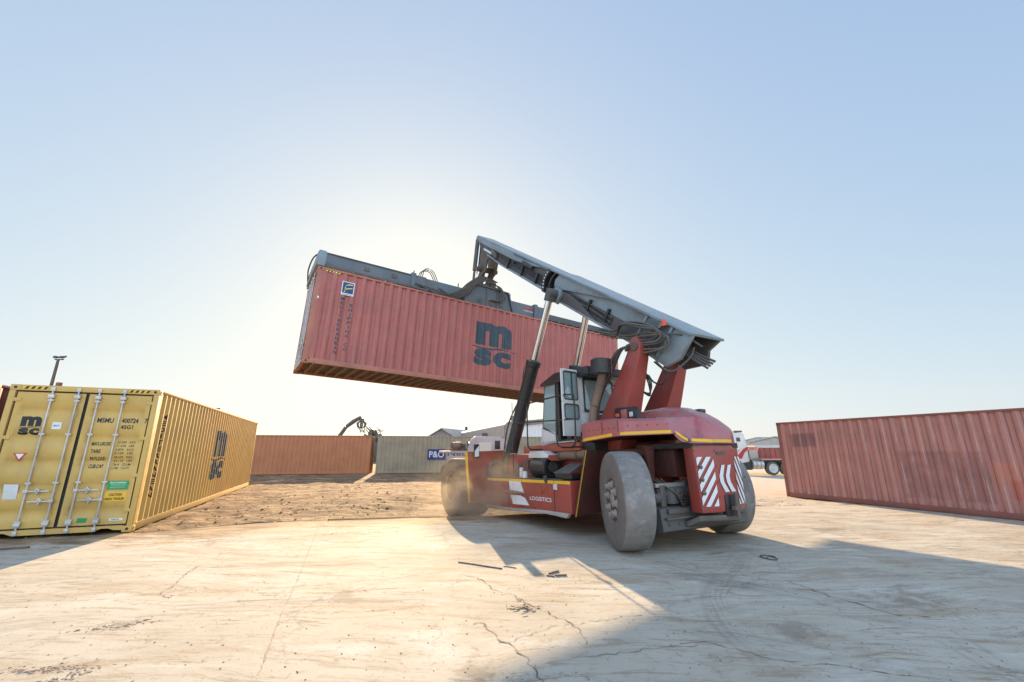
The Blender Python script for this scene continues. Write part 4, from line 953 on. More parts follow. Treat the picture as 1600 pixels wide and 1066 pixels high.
MB().slab([(4.925, 1.78, 1.60), (4.925, 1.90, 1.58), (4.925, 1.90, 1.74), (4.925, 1.78, 1.88)], (-0.004, 0, 0)).build('mirror_glass', M['white_clean'], mr)
# side tanks with stripe
for s in (1, -1):
    t = MB(); t.prism([(1.17, 0.44), (2.0, 0.44), (3.5, 0.39), (4.84, 0.37), (4.84, 1.05), (1.17, 1.05)], 'y', s*0.95, s*1.60)
    tk = t.build('side_tank', M['truck_red'], rs, bevel=0.012)
    MB().box(1.18, 4.75, min(s*1.6, s*1.606), max(s*1.6, s*1.606), 0.985, 1.045).build('reflective_tape', M['tape'], tk)
    if s > 0:
        for x in (3.0, 3.62, 1.72): MB().box(x, x + 0.012, 1.598, 1.6065, 0.42, 1.05).build('panel_seam', M['black'], tk)
        MB().prism([(4.75, 0.30), (4.75, 0.385), (3.5, 0.395), (2.45, 0.44), (1.95, 0.455), (1.22, 0.45), (1.30, 0.365), (2.0, 0.39), (3.5, 0.33)], 'y', 1.56, 1.64).build('step_plate', M['step'], tk, bevel=0.004)
        MB().slab([(3.60, 1.604, 1.00), (3.05, 1.604, 0.985), (2.92, 1.604, 0.77), (3.56, 1.604, 0.79)], (0, 0.004, 0)).build('white_panel_mark', M['white_clean'], tk)
        MB().slab([(3.52, 1.604, 0.68), (3.05, 1.604, 0.69), (2.86, 1.604, 0.64), (2.70, 1.604, 0.50), (3.42, 1.604, 0.485)], (0, 0.004, 0)).build('white_panel_mark', M['white_clean'], tk)
        MB().box(2.85, 3.85, 1.605, 1.63, 0.745, 0.765).build('handle_bar', M['step'], tk)
        MB().box(1.60, 1.72, 1.605, 1.63, 0.87, 0.98).build('latch', M['white'], tk, bevel=0.004)
        place(fit(text_bm('LOGISTICS', 0.012), -2.66, -1.83, 0.62, 0.70), 'lettering', M['white_clean'], tk, lambda x, z: (-x, 1.606, z))
        place(fit(text_bm('M', 0.05), -2.30, -1.98, 0.75, 0.95), 'faded_letter', M['truck_orange'], tk, lambda x, z: (-x, 1.604, z))
# things on the deck of the near tank
MB().box(1.5, 4.8, 0.93, 1.58, 1.052, 1.075).build('tank_deck', M['steel_grey'], rs)
af = MB().lathe([(0.0, 0.0), (0.16, 0.0), (0.17, -0.02), (0.22, -0.02), (0.245, 0.02), (0.245, 0.06), (0.235, 0.08), (0.235, 0.60), (0.20, 0.66), (0.12, 0.74), (0, 0.74)], (2.22, 1.28, 1.31), (1, -0.03, 0), 36).build('air_filter', M['black'], rs)
MB().lathe([(0.0, 0.0), (0.10, 0.0), (0.12, 0.015), (0.12, 0.03), (0, 0.03)], (2.205, 1.28, 1.31), (-1, 0, 0), 24).build('filter_cap', M['hose'], af)
MB().prism([(2.98, 1.52), (2.92, 1.66), (2.38, 1.66), (2.16, 1.56), (2.2, 1.50)], 'y', 1.02, 1.42).build('white_cover', M['white'], rs, bevel=0.01)
MB().prism([(2.40, 1.64), (2.16, 1.56), (2.08, 1.44), (2.25, 1.50)], 'y', 1.0, 1.40).build('red_cover', M['truck_red'], rs, bevel=0.01)
MB().tube(catmull([(2.35, 1.05, 1.50), (2.0, 1.10, 1.56), (1.6, 1.10, 1.56), (1.0, 1.05, 1.58)]), 0.105, 16).build('intake_pipe', M['exhaust'], rs)
for x in (2.05, 1.45): MB().lathe([(0.0, 0), (0.118, 0), (0.118, 0.05), (0, 0.05)], (x, 1.10, 1.56), (1, 0, 0), 20).build('pipe_clamp', M['grime'], rs)
bb = MB().box(1.22, 1.78, 1.10, 1.52, 1.08, 1.18).build('battery_box', M['black'], rs, bevel=0.01)
MB().slab([(1.80, 1.54, 1.185), (1.24, 1.54, 1.185), (1.34, 1.10, 1.36), (1.74, 1.10, 1.38)], (0, 0, 0.02)).build('battery_lid', M['steel_grey'], bb)
for x, z in ((3.35, 1.15), (3.6, 1.25), (4.1, 1.18)): MB().box(x, x + 0.16, 0.93, 1.05, z, z + 0.22).build('valve', M['grime'], rs, bevel=0.02)
MB().cyl((3.42, 1.35, 1.08), (3.42, 1.35, 1.30), 0.05, n=12).cyl((2.98, 1.52, 1.06), (2.98, 1.52, 1.22), 0.06, n=12).build('filler_cap', M['white'], rs)
MB().cyl((1.99, 1.60, 1.0), (1.99, 1.64, 1.13), 0.04, n=10).build('rubber_stop', M['hose'], rs)
# cab deck and supports
dk = MB().box(1.30, 3.52, 0.55, 1.22, 1.64, 1.80).box(1.3, 3.5, -1.1, 0.55, 1.70, 1.80).build('cab_deck', M['truck_orange'], rs, bevel=0.012)
MB().box(0.9, 1.35, 0.4, 1.15, 1.2, 1.85).build('machine_box', M['black'], rs, bevel=0.02)

# rear: axle, counterweight, hood --------------------------------------
ax = MB(); ax.prism([(-0.62, 0.30), (-0.50, 0.26), (0.1, 0.26), (0.30, 0.42), (0.30, 0.66), (-0.25, 0.70), (-0.58, 0.64)], 'y', -1.15, 1.15)
ax.box(-0.35, 0.3, -0.6, 0.6, 0.66, 1.0)
axo = ax.build('rear_axle', M['steel_grey'], rs, bevel=0.02)
MB().cyl((-0.42, -1.0, 0.86), (-0.42, 1.05, 0.86), 0.085).cyl((-0.42, -0.35, 0.86), (-0.42, 0.75, 0.86), 0.13).build('steering_cylinder', M['steel_grey'], axo)
MB().cyl((-0.46, 0.75, 0.70), (-0.46, 0.75, 0.95), 0.12).cyl((-0.50, 1.20, 0.80), (-0.50, 1.05, 0.80), 0.08).box(-0.55, -0.35, 0.62, 0.80, 0.70, 0.92).build('steering_knuckle', M['steel_grey'], axo, bevel=0.01)
MB().box(-0.50, -0.30, -1.0, 1.1, 0.97, 1.03).build('axle_rail', M['step'], axo)
MB().box(-0.50, 0.95, -0.55, 0.55, 1.12, 1.66).build('engine_bay', M['dark_red'], rs, bevel=0.03)  # darkened colour stands in for shade in the void behind the counterweight
MB().slab([(-0.35, 0.88, 1.65), (-0.35, 1.10, 1.65), (-0.25, 0.92, 0.95), (-0.25, 0.84, 0.95)], (0.06, 0, 0)).build('arch_brace', M['dark_red'], rs)
# counterweight: left facet, centre facet, right facet; narrower at the foot
def cw_ring(z, k): return [Vector(p) for p in ((-0.74, 0.60 - k*0.02, z), (-0.96, 0.63 - k*0.03, z), (-1.07 + 0.02*k, 0.24, z), (-1.07 + 0.02*k, -0.24, z), (-0.94, -0.63 + 0.03*k, z), (-0.74, -0.60, z))]
cw = MB(); rings = [cw_ring(z, k) for z, k in ((1.64, 0), (1.45, 0.1), (1.0, 0.5), (0.66, 1.0), (0.57, 1.6))]
V = [[cw.bm.verts.new(p) for p in r_] for r_ in rings]
for a, b in zip(V, V[1:]):
    for i in range(6): cw.bm.faces.new([a[i], a[(i+1) % 6], b[(i+1) % 6], b[i]])
cw.bm.faces.new(V[0]); cw.bm.faces.new(V[-1][::-1])
cwo = cw.build('counterweight', M['truck_red'], rs, bevel=0.025)
def facet(P0, P1, Q0, Q1):     # top-left, top-right, bottom-left, bottom-right -> mapping (a 0..1, b 0..1 down)
    P0, P1, Q0, Q1 = map(Vector, (P0, P1, Q0, Q1)); n = (P1 - P0).cross(Q0 - P0).normalized()
    if n.x > 0: n = -n
    return lambda a, b: (P0.lerp(P1, a)).lerp(Q0.lerp(Q1, a), b) + n*0.012
FL = facet((-0.96, 0.63, 1.60), (-1.07, 0.24, 1.60), (-0.96, 0.60, 0.60), (-1.05, 0.24, 0.60))
FC = facet((-1.07, 0.24, 1.60), (-1.07, -0.24, 1.60), (-1.05, 0.24, 0.60), (-1.05, -0.24, 0.60))
FR = facet((-1.07, -0.24, 1.60), (-0.94, -0.63, 1.60), (-1.05, -0.24, 0.60), (-0.94, -0.60, 0.60))
def mark(F, pts, mat='white_clean', name='chevron_stripe'):
    P = [F(a, b) for a, b in pts]; n = (P[1] - P[0]).cross(P[2] - P[0]).normalized()
    if n.x > 0: n = -n
    MB().slab(P, n*0.004).build(name, M[mat], cwo)
def clip(pts, ax, lim, keep_less):
    out = []
    for i in range(len(pts)):
        p, q = pts[i], pts[(i+1) % len(pts)]
        ip = (p[ax] <= lim) == keep_less; iq = (q[ax] <= lim) == keep_less
        if ip: out.append(p)
        if ip != iq:
            t = (lim - p[ax])/(q[ax] - p[ax]); out.append((p[0] + (q[0]-p[0])*t, p[1] + (q[1]-p[1])*t))
    return out
def stripes(F, a0, a1, b0, b1, slope, per, ph, duty=0.55):
    k = -6
    while k < 14:
        c = b0 + ph + k*per
        pts = [(a0 - 1, c + slope), (a1 + 1, c - slope*(a1 + 1 - a0)), (a1 + 1, c + per*duty - slope*(a1 + 1 - a0)), (a0 - 1, c + per*duty + slope)]
        for ax, lim, kl in ((0, a0, False), (0, a1, True), (1, b0, False), (1, b1, True)):
            pts = clip(pts, ax, lim, kl)
            if len(pts) < 3: break
        if len(pts) >= 3: mark(F, pts)
        k += 1
stripes(FL, 0.06, 0.90, 0.15, 0.93, 0.48, 0.205, 0.03)
stripes(FR, 0.10, 0.93, 0.15, 0.93, -0.48, 0.205, 0.06)
def chev(o):
    mark(FC, [(o + 0.18, 0.29), (o + 0.36, 0.28), (o + 0.20, 0.46), (o + 0.22, 0.56), (o + 0.46, 0.72), (o + 0.22, 0.72), (o + 0.02, 0.56), (o + 0.0, 0.46)])
chev(0.10); chev(0.46)
for b0 in (0.31, 0.51, 0.72):
    p = FL(0.22, b0); MB().lathe([(0, 0), (0.035, 0), (0.035, 0.012), (0.02, 0.02), (0, 0.02)], p, (-1, 0.2, 0), 14).build('bolt', M['grime'], cwo)
mark(FC, [(0.10, 0.07), (0.62, 0.05), (0.62, 0.10), (0.10, 0.11)], 'grime', 'scorched_patch')
hp = MB().box(-1.075, -0.98, -0.20, 0.12, 0.50, 0.84).build('tow_pin_pocket', M['black'], rs, bevel=0.02)
MB().cyl((-1.15, -0.05, 0.48), (-1.15, -0.05, 0.86), 0.03, n=10).box(-1.17, -1.10, -0.13, 0.03, 0.60, 0.66).build('tow_pin', M['grime'], hp)
MB().slab([(-0.86, 0.55, 0.44), (-1.05, 0.16, 0.44), (-1.05, -0.25, 0.42), (-0.6, -0.5, 0.30), (-0.45, -0.4, 0.24), (-0.45, 0.55, 0.26), (-0.65, 0.62, 0.34)], (0, 0, 0.09)).build('tow_bracket', M['grime'], rs, bevel=0.02)

# hood -----------------------------------------------------------------
def sst(a, b, x):
    t = max(0.0, min(1.0, (x - a) / (b - a))); return t*t*(3 - 2*t)
HW = [(-1.12, 0.28), (-1.08, 0.45), (-1.02, 0.74), (-0.98, 0.84), (-0.90, 0.95), (-0.24, 1.45), (-0.12, 1.49), (0.80, 1.45), (0.97, 1.40)]
RG = [(-1.12, 1.76), (-1.09, 1.88), (-1.02, 2.02), (-0.90, 2.14), (-0.75, 2.24), (-0.45, 2.36), (-0.10, 2.42), (0.5, 2.40), (1.0, 2.35)]
def lerp_t(tb, x):
    for (a, b), (c, d) in zip(tb, tb[1:]):
        if x <= c: return b + (d - b)*max(0.0, (x - a)/(c - a))
    return tb[-1][1]
def hood_z(x, y):
    ay = abs(y); w_ = lerp_t(HW if y > 0 else HR, x)
    side = 2.10 + 0.07*sst(-0.6, 0.3, x) + 0.06 * (1 - min(1, ay/1.45))
    drop = sst(-0.74, -0.98, x + 0.10*max(0.0, 0.9 - ay)) if y > 0 else sst(-0.20, -0.75, x)
    z = side*(1 - drop) + (1.735 if y > 0 or x < -0.95 else 1.735 + 0.20*sst(-0.95, -0.85, x)) * drop
    z -= 0.045 * sst(w_ - 0.14, w_, ay)
    wd_ = 0.50
    if ay < wd_ and x < 0.55:
        q = 1 - (ay/wd_)**2.6
        z = max(z, 1.72 + (lerp_t(RG, x) - 1.72) * q**0.42)
    return z
HR = [(-1.12, 0.20), (-1.05, 0.36), (-0.95, 0.56), (-0.80, 0.76), (-0.30, 1.40), (-0.12, 1.49), (0.80, 1.45), (0.97, 1.40)]
def oy(x, t): return t * lerp_t(HW if t > 0 else HR, x)
hx = [-1.12 + i*(0.97 + 1.12)/100 for i in range(101)]; ht = [-1 + i/40 for i in range(81)]
hb = MB(); hb.grid(lambda x, t: (x, oy(x, t), hood_z(x, oy(x, t))), hx, ht)
def hbot(x): return 1.67 if x < -1.02 else (1.67 + (x + 1.02)/0.12*0.16 if x < -0.90 else (1.83 if x < -0.1 else 1.83 - 0.05*(x + 0.1)))
for s_ in (-1, 1): hb.grid(lambda x, t: (x, oy(x, s_), hood_z(x, oy(x, s_))*(1 - t) + hbot(x)*t), hx, [0, 0.15, 1])
hb.grid(lambda y, t: (-1.12, oy(-1.12, y), hood_z(-1.12, oy(-1.12, y))*(1 - t) + 1.67*t), ht, [0, 1])
hb.grid(lambda y, t: (hx[-1], oy(hx[-1], y), hood_z(hx[-1], oy(hx[-1], y))*(1 - t) + hbot(1)*t), ht, [0, 1])
bmesh.ops.remove_doubles(hb.bm, verts=hb.bm.verts, dist=0.001)
hbo = hb.build('engine_hood', M['hood'], rs, sharp=40)
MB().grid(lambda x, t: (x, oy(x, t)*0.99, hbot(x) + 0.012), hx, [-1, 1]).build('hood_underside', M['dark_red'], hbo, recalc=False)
def tape_side(x0, x1, z0a, z0b, s_=1):
    n = max(2, int(abs(x1 - x0)/0.03)); b = MB()
    b.grid(lambda t, u: (x0 + (x1-x0)*t - 0.004*(x0 < -0.95), oy(x0 + (x1-x0)*t, s_) + s_*0.005, (z0a + (z0b - z0a)*t) + 0.05*u), [i/n for i in range(n+1)], [0, 1]); b.build('reflective_tape', M['tape'], hbo, recalc=False)
for s_ in (1, -1):
    tape_side(0.93, 0.02, 1.79, 1.84, s_)
    if s_ > 0: tape_side(-0.17, -0.86, 1.845, 1.845, s_); tape_side(-0.91, -1.005, 1.83, 1.70, s_); tape_side(-1.025, -1.12, 1.70, 1.685, s_)
MB().box(-1.128, -1.122, -0.20, 0.28, 1.685, 1.735).build('reflective_tape', M['tape'], hbo)
MB().prism([(-1.06, 0.25), (-0.96, 0.62), (0.2, 0.75), (0.2, -0.75), (-0.96, -0.62), (-1.06, -0.25)], 'z', 1.60, 1.69).build('hood_seal', M['black'], rs)
# lamp recess on the hood
lr = MB().prism([(0.56, 2.14), (0.50, 2.42), (0.02, 2.40), (-0.10, 2.14)], 'y', 0.78, 0.92).build('lamp_recess', M['black'], hbo, bevel=0.02)
MB().box(0.36, 0.46, 0.92, 0.96, 2.23, 2.30).build('marker_lamp', M['orange'], lr, bevel=0.01)
MB().box(0.16, 0.30, 0.90, 0.97, 2.19, 2.36).build('lamp_holder', M['hood'], lr, bevel=0.02)
MB().box(0.02, 0.10, 0.92, 0.95, 2.21, 2.30).build('work_lamp', M['white'], lr, bevel=0.01)
for (x, y, r_) in ((-0.12, 0.80, 0.05), (-0.38, 0.90, 0.055), (-0.10, 0.50, 0.03), (-0.45, 0.62, 0.03)):
    MB().lathe([(0, 0.0), (r_, 0.0), (r_*1.05, 0.012), (r_*0.8, 0.016), (r_*0.75, 0.006), (0, 0.006)], (x, y, hood_z(x, y) - 0.002), (-0.05, 0.15, 1), 18).build('hood_opening', M['dark_red'], hbo)
MB().box(-0.68, -0.56, -0.25, -0.08, hood_z(-0.62, -0.2) - 0.02, hood_z(-0.62, -0.2) + 0.05).build('hood_catch', M['black'], hbo, bevel=0.01)
# rear mudguards
for s in (1, -1):
    g = MB(); g.slab([(0.98, s*1.66, 0.42), (0.76, s*1.50, 1.62), (0.76, s*0.60, 1.62), (0.98, s*0.70, 0.48)], (0.04, 0, 0))
    g.slab([(0.98, s*0.95, 0.46), (0.76, s*0.90, 1.62), (-0.2, s*0.90, 1.62), (0.4, s*0.95, 0.9)], (0, -s*0.03, 0))
    gd = g.build('rear_mudguard', M['dark_red'], rs)
    MB().slab([(0.972, s*1.672, 0.42), (0.752, s*1.512, 1.62), (0.752, s*1.496, 1.62), (0.972, s*1.656, 0.42)], (-0.004, 0, 0)).build('reflective_tape', M['tape'], gd)

# cab ------------------------------------------------------------------
X0, X1, Y0, Y1 = 1.45, 2.95, -0.55, 1.0; Z0, Z1 = 1.83, 3.30
cb = MB()
cb.box(X0, X1 + 0.05, Y0, Y1, Z0, Z0 + 0.06)                                  # floor
cb.box(X0, X0 + 0.05, Y0, Y1, Z0, 2.44); 
cb.box(X0, X0 + 0.05, Y0, Y0 + 0.10, 2.44, Z1); cb.box(X0, X0 + 0.06, Y1 - 0.10, Y1, 2.44, Z1); cb.box(X0, X0 + 0.05, Y0, Y1, Z1 - 0.07, Z1)
cb.prism([(2.38, 1.83), (3.03, 1.83), (2.98, 2.22), (2.38, 2.06)], 'y', Y1 - 0.04, Y1)
cb.prism([(1.5, 1.83), (3.03, 1.83), (2.98, 2.22), (1.5, 2.22)], 'y', Y0, Y0 + 0.04)
cb.prism([(2.99, 1.83), (3.05, 1.83), (3.0, 2.22), (2.94, 2.22)], 'y', Y0, Y1)
cbo = cb.build('cab', M['white'], rs, bevel=0.012)
bk = MB(); bk.box(2.22, 2.32, Y1 - 0.06, Y1 + 0.01, 1.86, 3.32); bk.tube([(2.96, Y1 - 0.03, 2.24), (2.82, Y1 - 0.03, 3.25)], 0.022, 8); bk.tube([(2.96, Y0 + 0.03, 2.24), (2.82, Y0 + 0.03, 3.25)], 0.03, 8)
bk.box(1.52, 2.24, Y1 - 0.03, Y1 + 0.0, 1.86, 1.90); bk.box(1.5, 2.22, Y0, Y0 + 0.05, 3.2, 3.3); bk.box(2.15, 2.22, Y0, Y0 + 0.05, 2.2, 3.3)
bk.build('cab_pillar', M['black'], cbo)
MB().prism([(1.06, 3.24), (1.10, 3.40), (2.30, 3.46), (2.88, 3.30), (2.95, 3.24), (2.9, 3.22), (1.06, 3.20)], 'y', Y0 - 0.06, Y1 + 0.06).build('cab_roof', M['black'], cbo, bevel=0.02)
for yy in (Y1 - 0.02, Y0 + 0.02): MB().slab([(2.95, yy, 2.24), (2.38, yy, 2.04 if yy > 0 else 2.24), (2.36, yy, 3.24), (2.82, yy, 3.24)], (0, 0.006, 0)).build('side_window', M['glass'], cbo)
MB().tube([(2.95, Y1 + 0.0, 2.22), (2.37, Y1 + 0.0, 2.02), (2.35, Y1 + 0.0, 3.2)], 0.018, 6).build('window_seal', M['black'], cbo)
MB().slab([(2.98, Y0 + 0.04, 2.22), (2.98, Y1 - 0.04, 2.22), (2.83, Y1 - 0.04, 3.24), (2.83, Y0 + 0.04, 3.24)], (0.006, 0, 0)).build('windscreen', M['glass'], cbo)
# rear window with a black rounded frame
def rrect(y0, y1, z0, z1, r_, n=5):
    out = []
    for cx_, cz, a0 in ((y1 - r_, z1 - r_, 0), (y0 + r_, z1 - r_, 90), (y0 + r_, z0 + r_, 180), (y1 - r_, z0 + r_, 270)):
        for i in range(n + 1): a = R(a0 + 90*i/n); out.append((cx_ + r_*math.cos(a), cz + r_*math.sin(a)))
    return out
rw = MB(); o1 = rrect(0.02, 0.90, 2.46, 3.20, 0.09); i1 = rrect(0.06, 0.86, 2.50, 3.16, 0.06)
for i in range(len(o1)):
    j = (i + 1) % len(o1); rw.slab([(1.445, *o1[i]), (1.445, *o1[j]), (1.445, *i1[j]), (1.445, *i1[i])], (0.02, 0, 0))
rwo = rw.build('rear_window_frame', M['black'], cbo)
MB().prism(i1, 'x', 1.452, 1.458).build('rear_window', M['glass'], rwo)
MB().box(1.36, 1.45, 0.18, 0.70, 2.12, 2.40).build('rear_box', M['black'], cbo, bevel=0.02)
MB().box(1.30, 1.60, 0.55, 1.06, 1.82, 2.02).box(1.15, 1.5, 0.3, 1.0, 2.02, 2.16).build('rear_bracket', M['black'], cbo, bevel=0.03)
# open door, hinged at the rear post and swung outwards
dm = Matrix.Translation((1.46, 1.03, 0)) @ Matrix.Rotation(R(96), 4, 'Z')      # local x runs along the leaf, out from the hinge
def leafpt(x, z): return (x, z)
dl = MB(); DW = 0.50
def ring(outer, inner, x0=-0.012, x1=0.012):
    n = len(outer)
    for i in range(n):
        j = (i + 1) % n
        dl.slab([(outer[i][0], x0, outer[i][1]), (outer[j][0], x0, outer[j][1]), (inner[j][0], x0, inner[j][1]), (inner[i][0], x0, inner[i][1])], (0, x1 - x0, 0))
oo = rrect(0.0, DW, 2.64, 3.36, 0.03); ii = rrect(0.05, DW - 0.05, 2.69, 3.31, 0.04); ring(oo, ii, -0.02, 0.02)
oo = rrect(0.0, DW, 2.24, 2.64, 0.02); ii = rrect(0.04, DW - 0.04, 2.28, 2.60, 0.05); ring(oo, ii, -0.02, 0.02)
dl.box(0, DW, -0.02, 0.02, 1.93, 2.24)
for v in dl.bm.verts: v.co = dm @ v.co
dlo = dl.build('cab_door', M['white'], cbo)
g = MB(); g.prism(rrect(0.05, DW - 0.05, 2.69, 3.31, 0.04), 'y', -0.004, 0.004); g.prism(rrect(0.04, DW - 0.04, 2.28, 2.60, 0.05), 'y', -0.004, 0.004)
for v in g.bm.verts: v.co = dm @ v.co
g.build('door_window', M['glass'], dlo)
g = MB()
for rr in (rrect(0.055, DW - 0.055, 2.695, 3.305, 0.04), rrect(0.045, DW - 0.045, 2.285, 2.595, 0.05)): g.tube([(a, 0.026, b) for a, b in rr] + [(rr[0][0], 0.026, rr[0][1])], 0.012, 6)
g.box(0.20, 0.215, 0.01, 0.03, 2.70, 3.30)
for v in g.bm.verts: v.co = dm @ v.co
g.build('door_seal', M['black'], dlo)
# seat, wheel and console inside
st = MB(); st.box(1.72, 2.18, 0.0, 0.48, 2.12, 2.24).box(1.66, 1.78, 0.02, 0.46, 2.2, 2.80).box(1.66, 1.76, 0.12, 0.36, 2.82, 3.02).box(1.8, 2.1, 0.1, 0.4, 1.9, 2.12)
sto = st.build('driver_seat', M['seat'], cbo, bevel=0.04)
MB().box(1.652, 1.66, 0.30, 0.46, 2.46, 2.60).build('seat_label', M['tape'], sto)
MB().tube([(2.62 + 0.06*math.sin(a), 0.24 + 0.18*math.cos(a), 2.42 + 0.16*math.sin(a)) for a in [i*math.pi/9 for i in range(19)]], 0.014, 6).cyl((2.62, 0.24, 2.42), (2.8, 0.24, 1.9), 0.03, n=8).build('steering_wheel', M['black'], cbo)
MB().box(2.5, 2.8, 0.6, 0.85, 1.9, 2.3).box(2.0, 2.6, -0.45, -0.2, 1.9, 2.35).build('console', M['seat'], cbo, bevel=0.03)
MB().tube([(2.9, 0.9, 2.9), (2.86, 0.7, 2.5), (2.88, 0.45, 2.35)], 0.010, 6).tube([(2.9, 0.5, 2.3), (2.9, 0.62, 2.62)], 0.010, 6).build('wiper', M['black'], cbo)
# rails
rl = MB()
rl.tube(catmull([(2.72, 1.50, 1.70), (2.80, 1.5, 1.74), (2.86, 1.50, 1.84), (2.86, 1.50, 2.30), (2.84, 1.5, 2.70), (2.80, 1.5, 2.76), (2.70, 1.5, 2.77), (2.17, 1.50, 2.78), (1.47, 1.50, 2.78), (1.10, 1.50, 2.74), (1.04, 1.50, 2.66), (1.04, 1.50, 2.20), (1.06, 1.50, 1.86), (1.10, 1.50, 1.74), (1.20, 1.50, 1.70)], 5), 0.018, 8)
rl.tube([(3.6, 1.48, 2.36), (2.86, 1.50, 2.33), (1.04, 1.50, 2.24)], 0.015, 8)
rl.tube([(1.66, 1.50, 2.74), (1.70, 1.50, 1.90), (1.66, 1.50, 1.74), (1.50, 1.50, 1.70)], 0.018, 8)
rl.tube([(3.6, 1.48, 2.36), (3.62, 1.46, 1.1)], 0.015, 8)
for x in (2.70, 1.50, 1.20): rl.tube([(x, 1.50, 1.70), (x, 1.18, 1.70)], 0.016, 8)
rl.build('handrail', M['black'], rs)
MB().box(3.5, 3.75, 1.44, 1.48, 1.62, 1.64).tube([(3.62, 1.46, 1.1), (3.64, 1.46, 2.9)], 0.010, 6).build('marker_rod', M['step'], rs)
# exhaust
ex = MB().tube([(0.98, 1.13, 2.0), (0.90, 1.13, 2.41), (0.66, 1.13, 2.86), (0.50, 1.13, 3.20)], 0.078, 18).build('exhaust_pipe', M['exhaust'], rs)
for p in ((0.85, 1.13, 2.50), (0.64, 1.13, 2.90)): MB().lathe([(0, 0), (0.088, 0), (0.088, 0.03), (0, 0.03)], p, (-0.5, 0, 0.86), 20).build('pipe_clamp', M['grime'], ex)
MB().lathe([(0, 0), (0.20, 0), (0.215, 0.02), (0.215, 0.28), (0.19, 0.31), (0, 0.31)], (0.56, 1.15, 3.10), (-0.12, 0, 1), 28).build('exhaust_cap', M['black'], ex)

# wheels ----------------------------------------------------------------
WR = 0.785
def wheel(x, y, mtx_rot, tyre_mat_, rear, out):
    """axis along local y, outer face at +y when out=1"""
    wd = 0.50 if rear else 0.47
    prof = [(0.34, wd - 0.03), (0.40, wd + 0.0), (0.52, wd + 0.012), (0.66, wd + 0.010), (0.745, wd - 0.004), (0.772, wd - 0.022), (WR - 0.003, wd - 0.055), (WR + 0.004, wd*0.5 + 0.05), (WR + 0.004, wd*0.5 - 0.05), (WR - 0.003, 0.055), (0.772, 0.022), (0.745, 0.004), (0.66, -0.010), (0.52, -0.012), (0.40, 0.0), (0.34, 0.03), (0.33, 0.2), (0.33, wd - 0.2), (0.34, wd - 0.03)]
    rim = MB()
    if rear:
        rim.lathe([(0.0, 0.30), (0.12, 0.30), (0.30, 0.33), (0.335, 0.40), (0.345, wd - 0.02), (0.36, wd - 0.01), (0.36, wd - 0.04), (0.345, 0.10), (0.0, 0.10)], (0, -wd, 0), (0, 1, 0), 40)
    else:
        rim.lathe([(0.0, 0.16), (0.19, 0.16), (0.21, 0.24), (0.25, 0.24), (0.31, 0.18), (0.33, 0.24), (0.345, wd - 0.02), (0.38, wd + 0.005), (0.38, wd - 0.02), (0.34, 0.10), (0.0, 0.08)], (0, -wd, 0), (0, 1, 0), 40)
    ro_ = rim.build('wheel', M['rim'], rs)
    t = MB().lathe(prof, (0, -wd, 0), (0, 1, 0), 72); 
    to = t.build('tyre', tyre_mat_, ro_, sharp=60)
    h = MB()
    if rear:
        h.lathe([(0.0, 0.0), (0.17, 0.0), (0.16, 0.12), (0.10, 0.155), (0.0, 0.16)], (0, -0.17, 0), (0, 1, 0), 24)
        for k in range(8):
            a = k*math.pi/4 + 0.2; c_ = Vector((0.245*math.cos(a), -0.15, 0.245*math.sin(a)))
            h.lathe([(0.0, 0.0), (0.078, 0.0), (0.074, 0.12), (0.045, 0.15), (0.038, 0.19), (0, 0.19)], c_, (0, 1, 0), 10)
    else:
        h.lathe([(0.0, 0.0), (0.16, 0.0), (0.15, 0.10), (0.08, 0.13), (0.0, 0.13)], (0, -0.30, 0), (0, 1, 0), 24)
        for k in range(10):
            a = k*math.pi/5; c_ = Vector((0.20*math.cos(a), -0.24, 0.20*math.sin(a))); h.lathe([(0.0, 0.0), (0.022, 0.0), (0.022, 0.04), (0, 0.04)], c_, (0, 1, 0), 8)
    h.build('hub', M['hub'], ro_, bevel=0.004)
    ro_.matrix_local = T(x, y, WR) @ mtx_rot
    return ro_
I4 = Matrix.Identity(4); FL180 = Matrix.Rotation(math.pi, 4, 'Z')
wheel(6.07, 2.13, I4, M['tyre_dark'], False, 1); wheel(6.07, 1.62, I4, M['tyre_dark'], False, 1)
wheel(6.07, -2.13, FL180, M['tyre_dark'], False, 1); wheel(6.07, -1.62, FL180, M['tyre_dark'], False, 1)
STR = -27
wheel(0.0, 1.66, Matrix.Rotation(R(STR), 4, 'Z'), M['tyre'], True, 1)
wheel(0.0, -1.66, Matrix.Rotation(R(STR + 3), 4, 'Z') @ FL180, M['tyre'], True, 1)

# bolts, seams and latches -----------------------------------------------
def bolt(p, d, r_=0.014, par=None): return MB().lathe([(0, 0), (r_, 0), (r_, 0.008), (r_*0.6, 0.012), (0, 0.012)], p, d, 8).build('bolt', M['grime'], par or rs)
for k in range(7): bolt((0.86 - 0.15*k, oy(0.86 - 0.15*k, 1) + 0.001, 1.98), (0, 1, 0), 0.012, hbo)
for k in range(5): 
    x = -0.30 - 0.13*k; bolt((x, oy(x, 1) + 0.004, 2.0), (-0.6, 0.75, 0), 0.012, hbo)
for x in (0.30, -0.13):
    MB().slab([(x, oy(x, 1) + 0.003, 1.90), (x, oy(x, 1) + 0.003, 2.10), (x - 0.012, oy(x - 0.012, 1) + 0.003, 2.10), (x - 0.012, oy(x - 0.012, 1) + 0.003, 1.90)], (0, 0.003, 0)).build('panel_seam', M['black'], hbo)
for z in (1.55, 1.30, 1.05, 0.80, 0.62):
    for F, a_ in ((FL, 0.02), (FC, 0.02), (FC, 0.98), (FR, 0.98)): bolt(F(a_, (1.6 - z)/1.0), (-1, 0.2 if F is FL else 0, 0), 0.011, cwo)
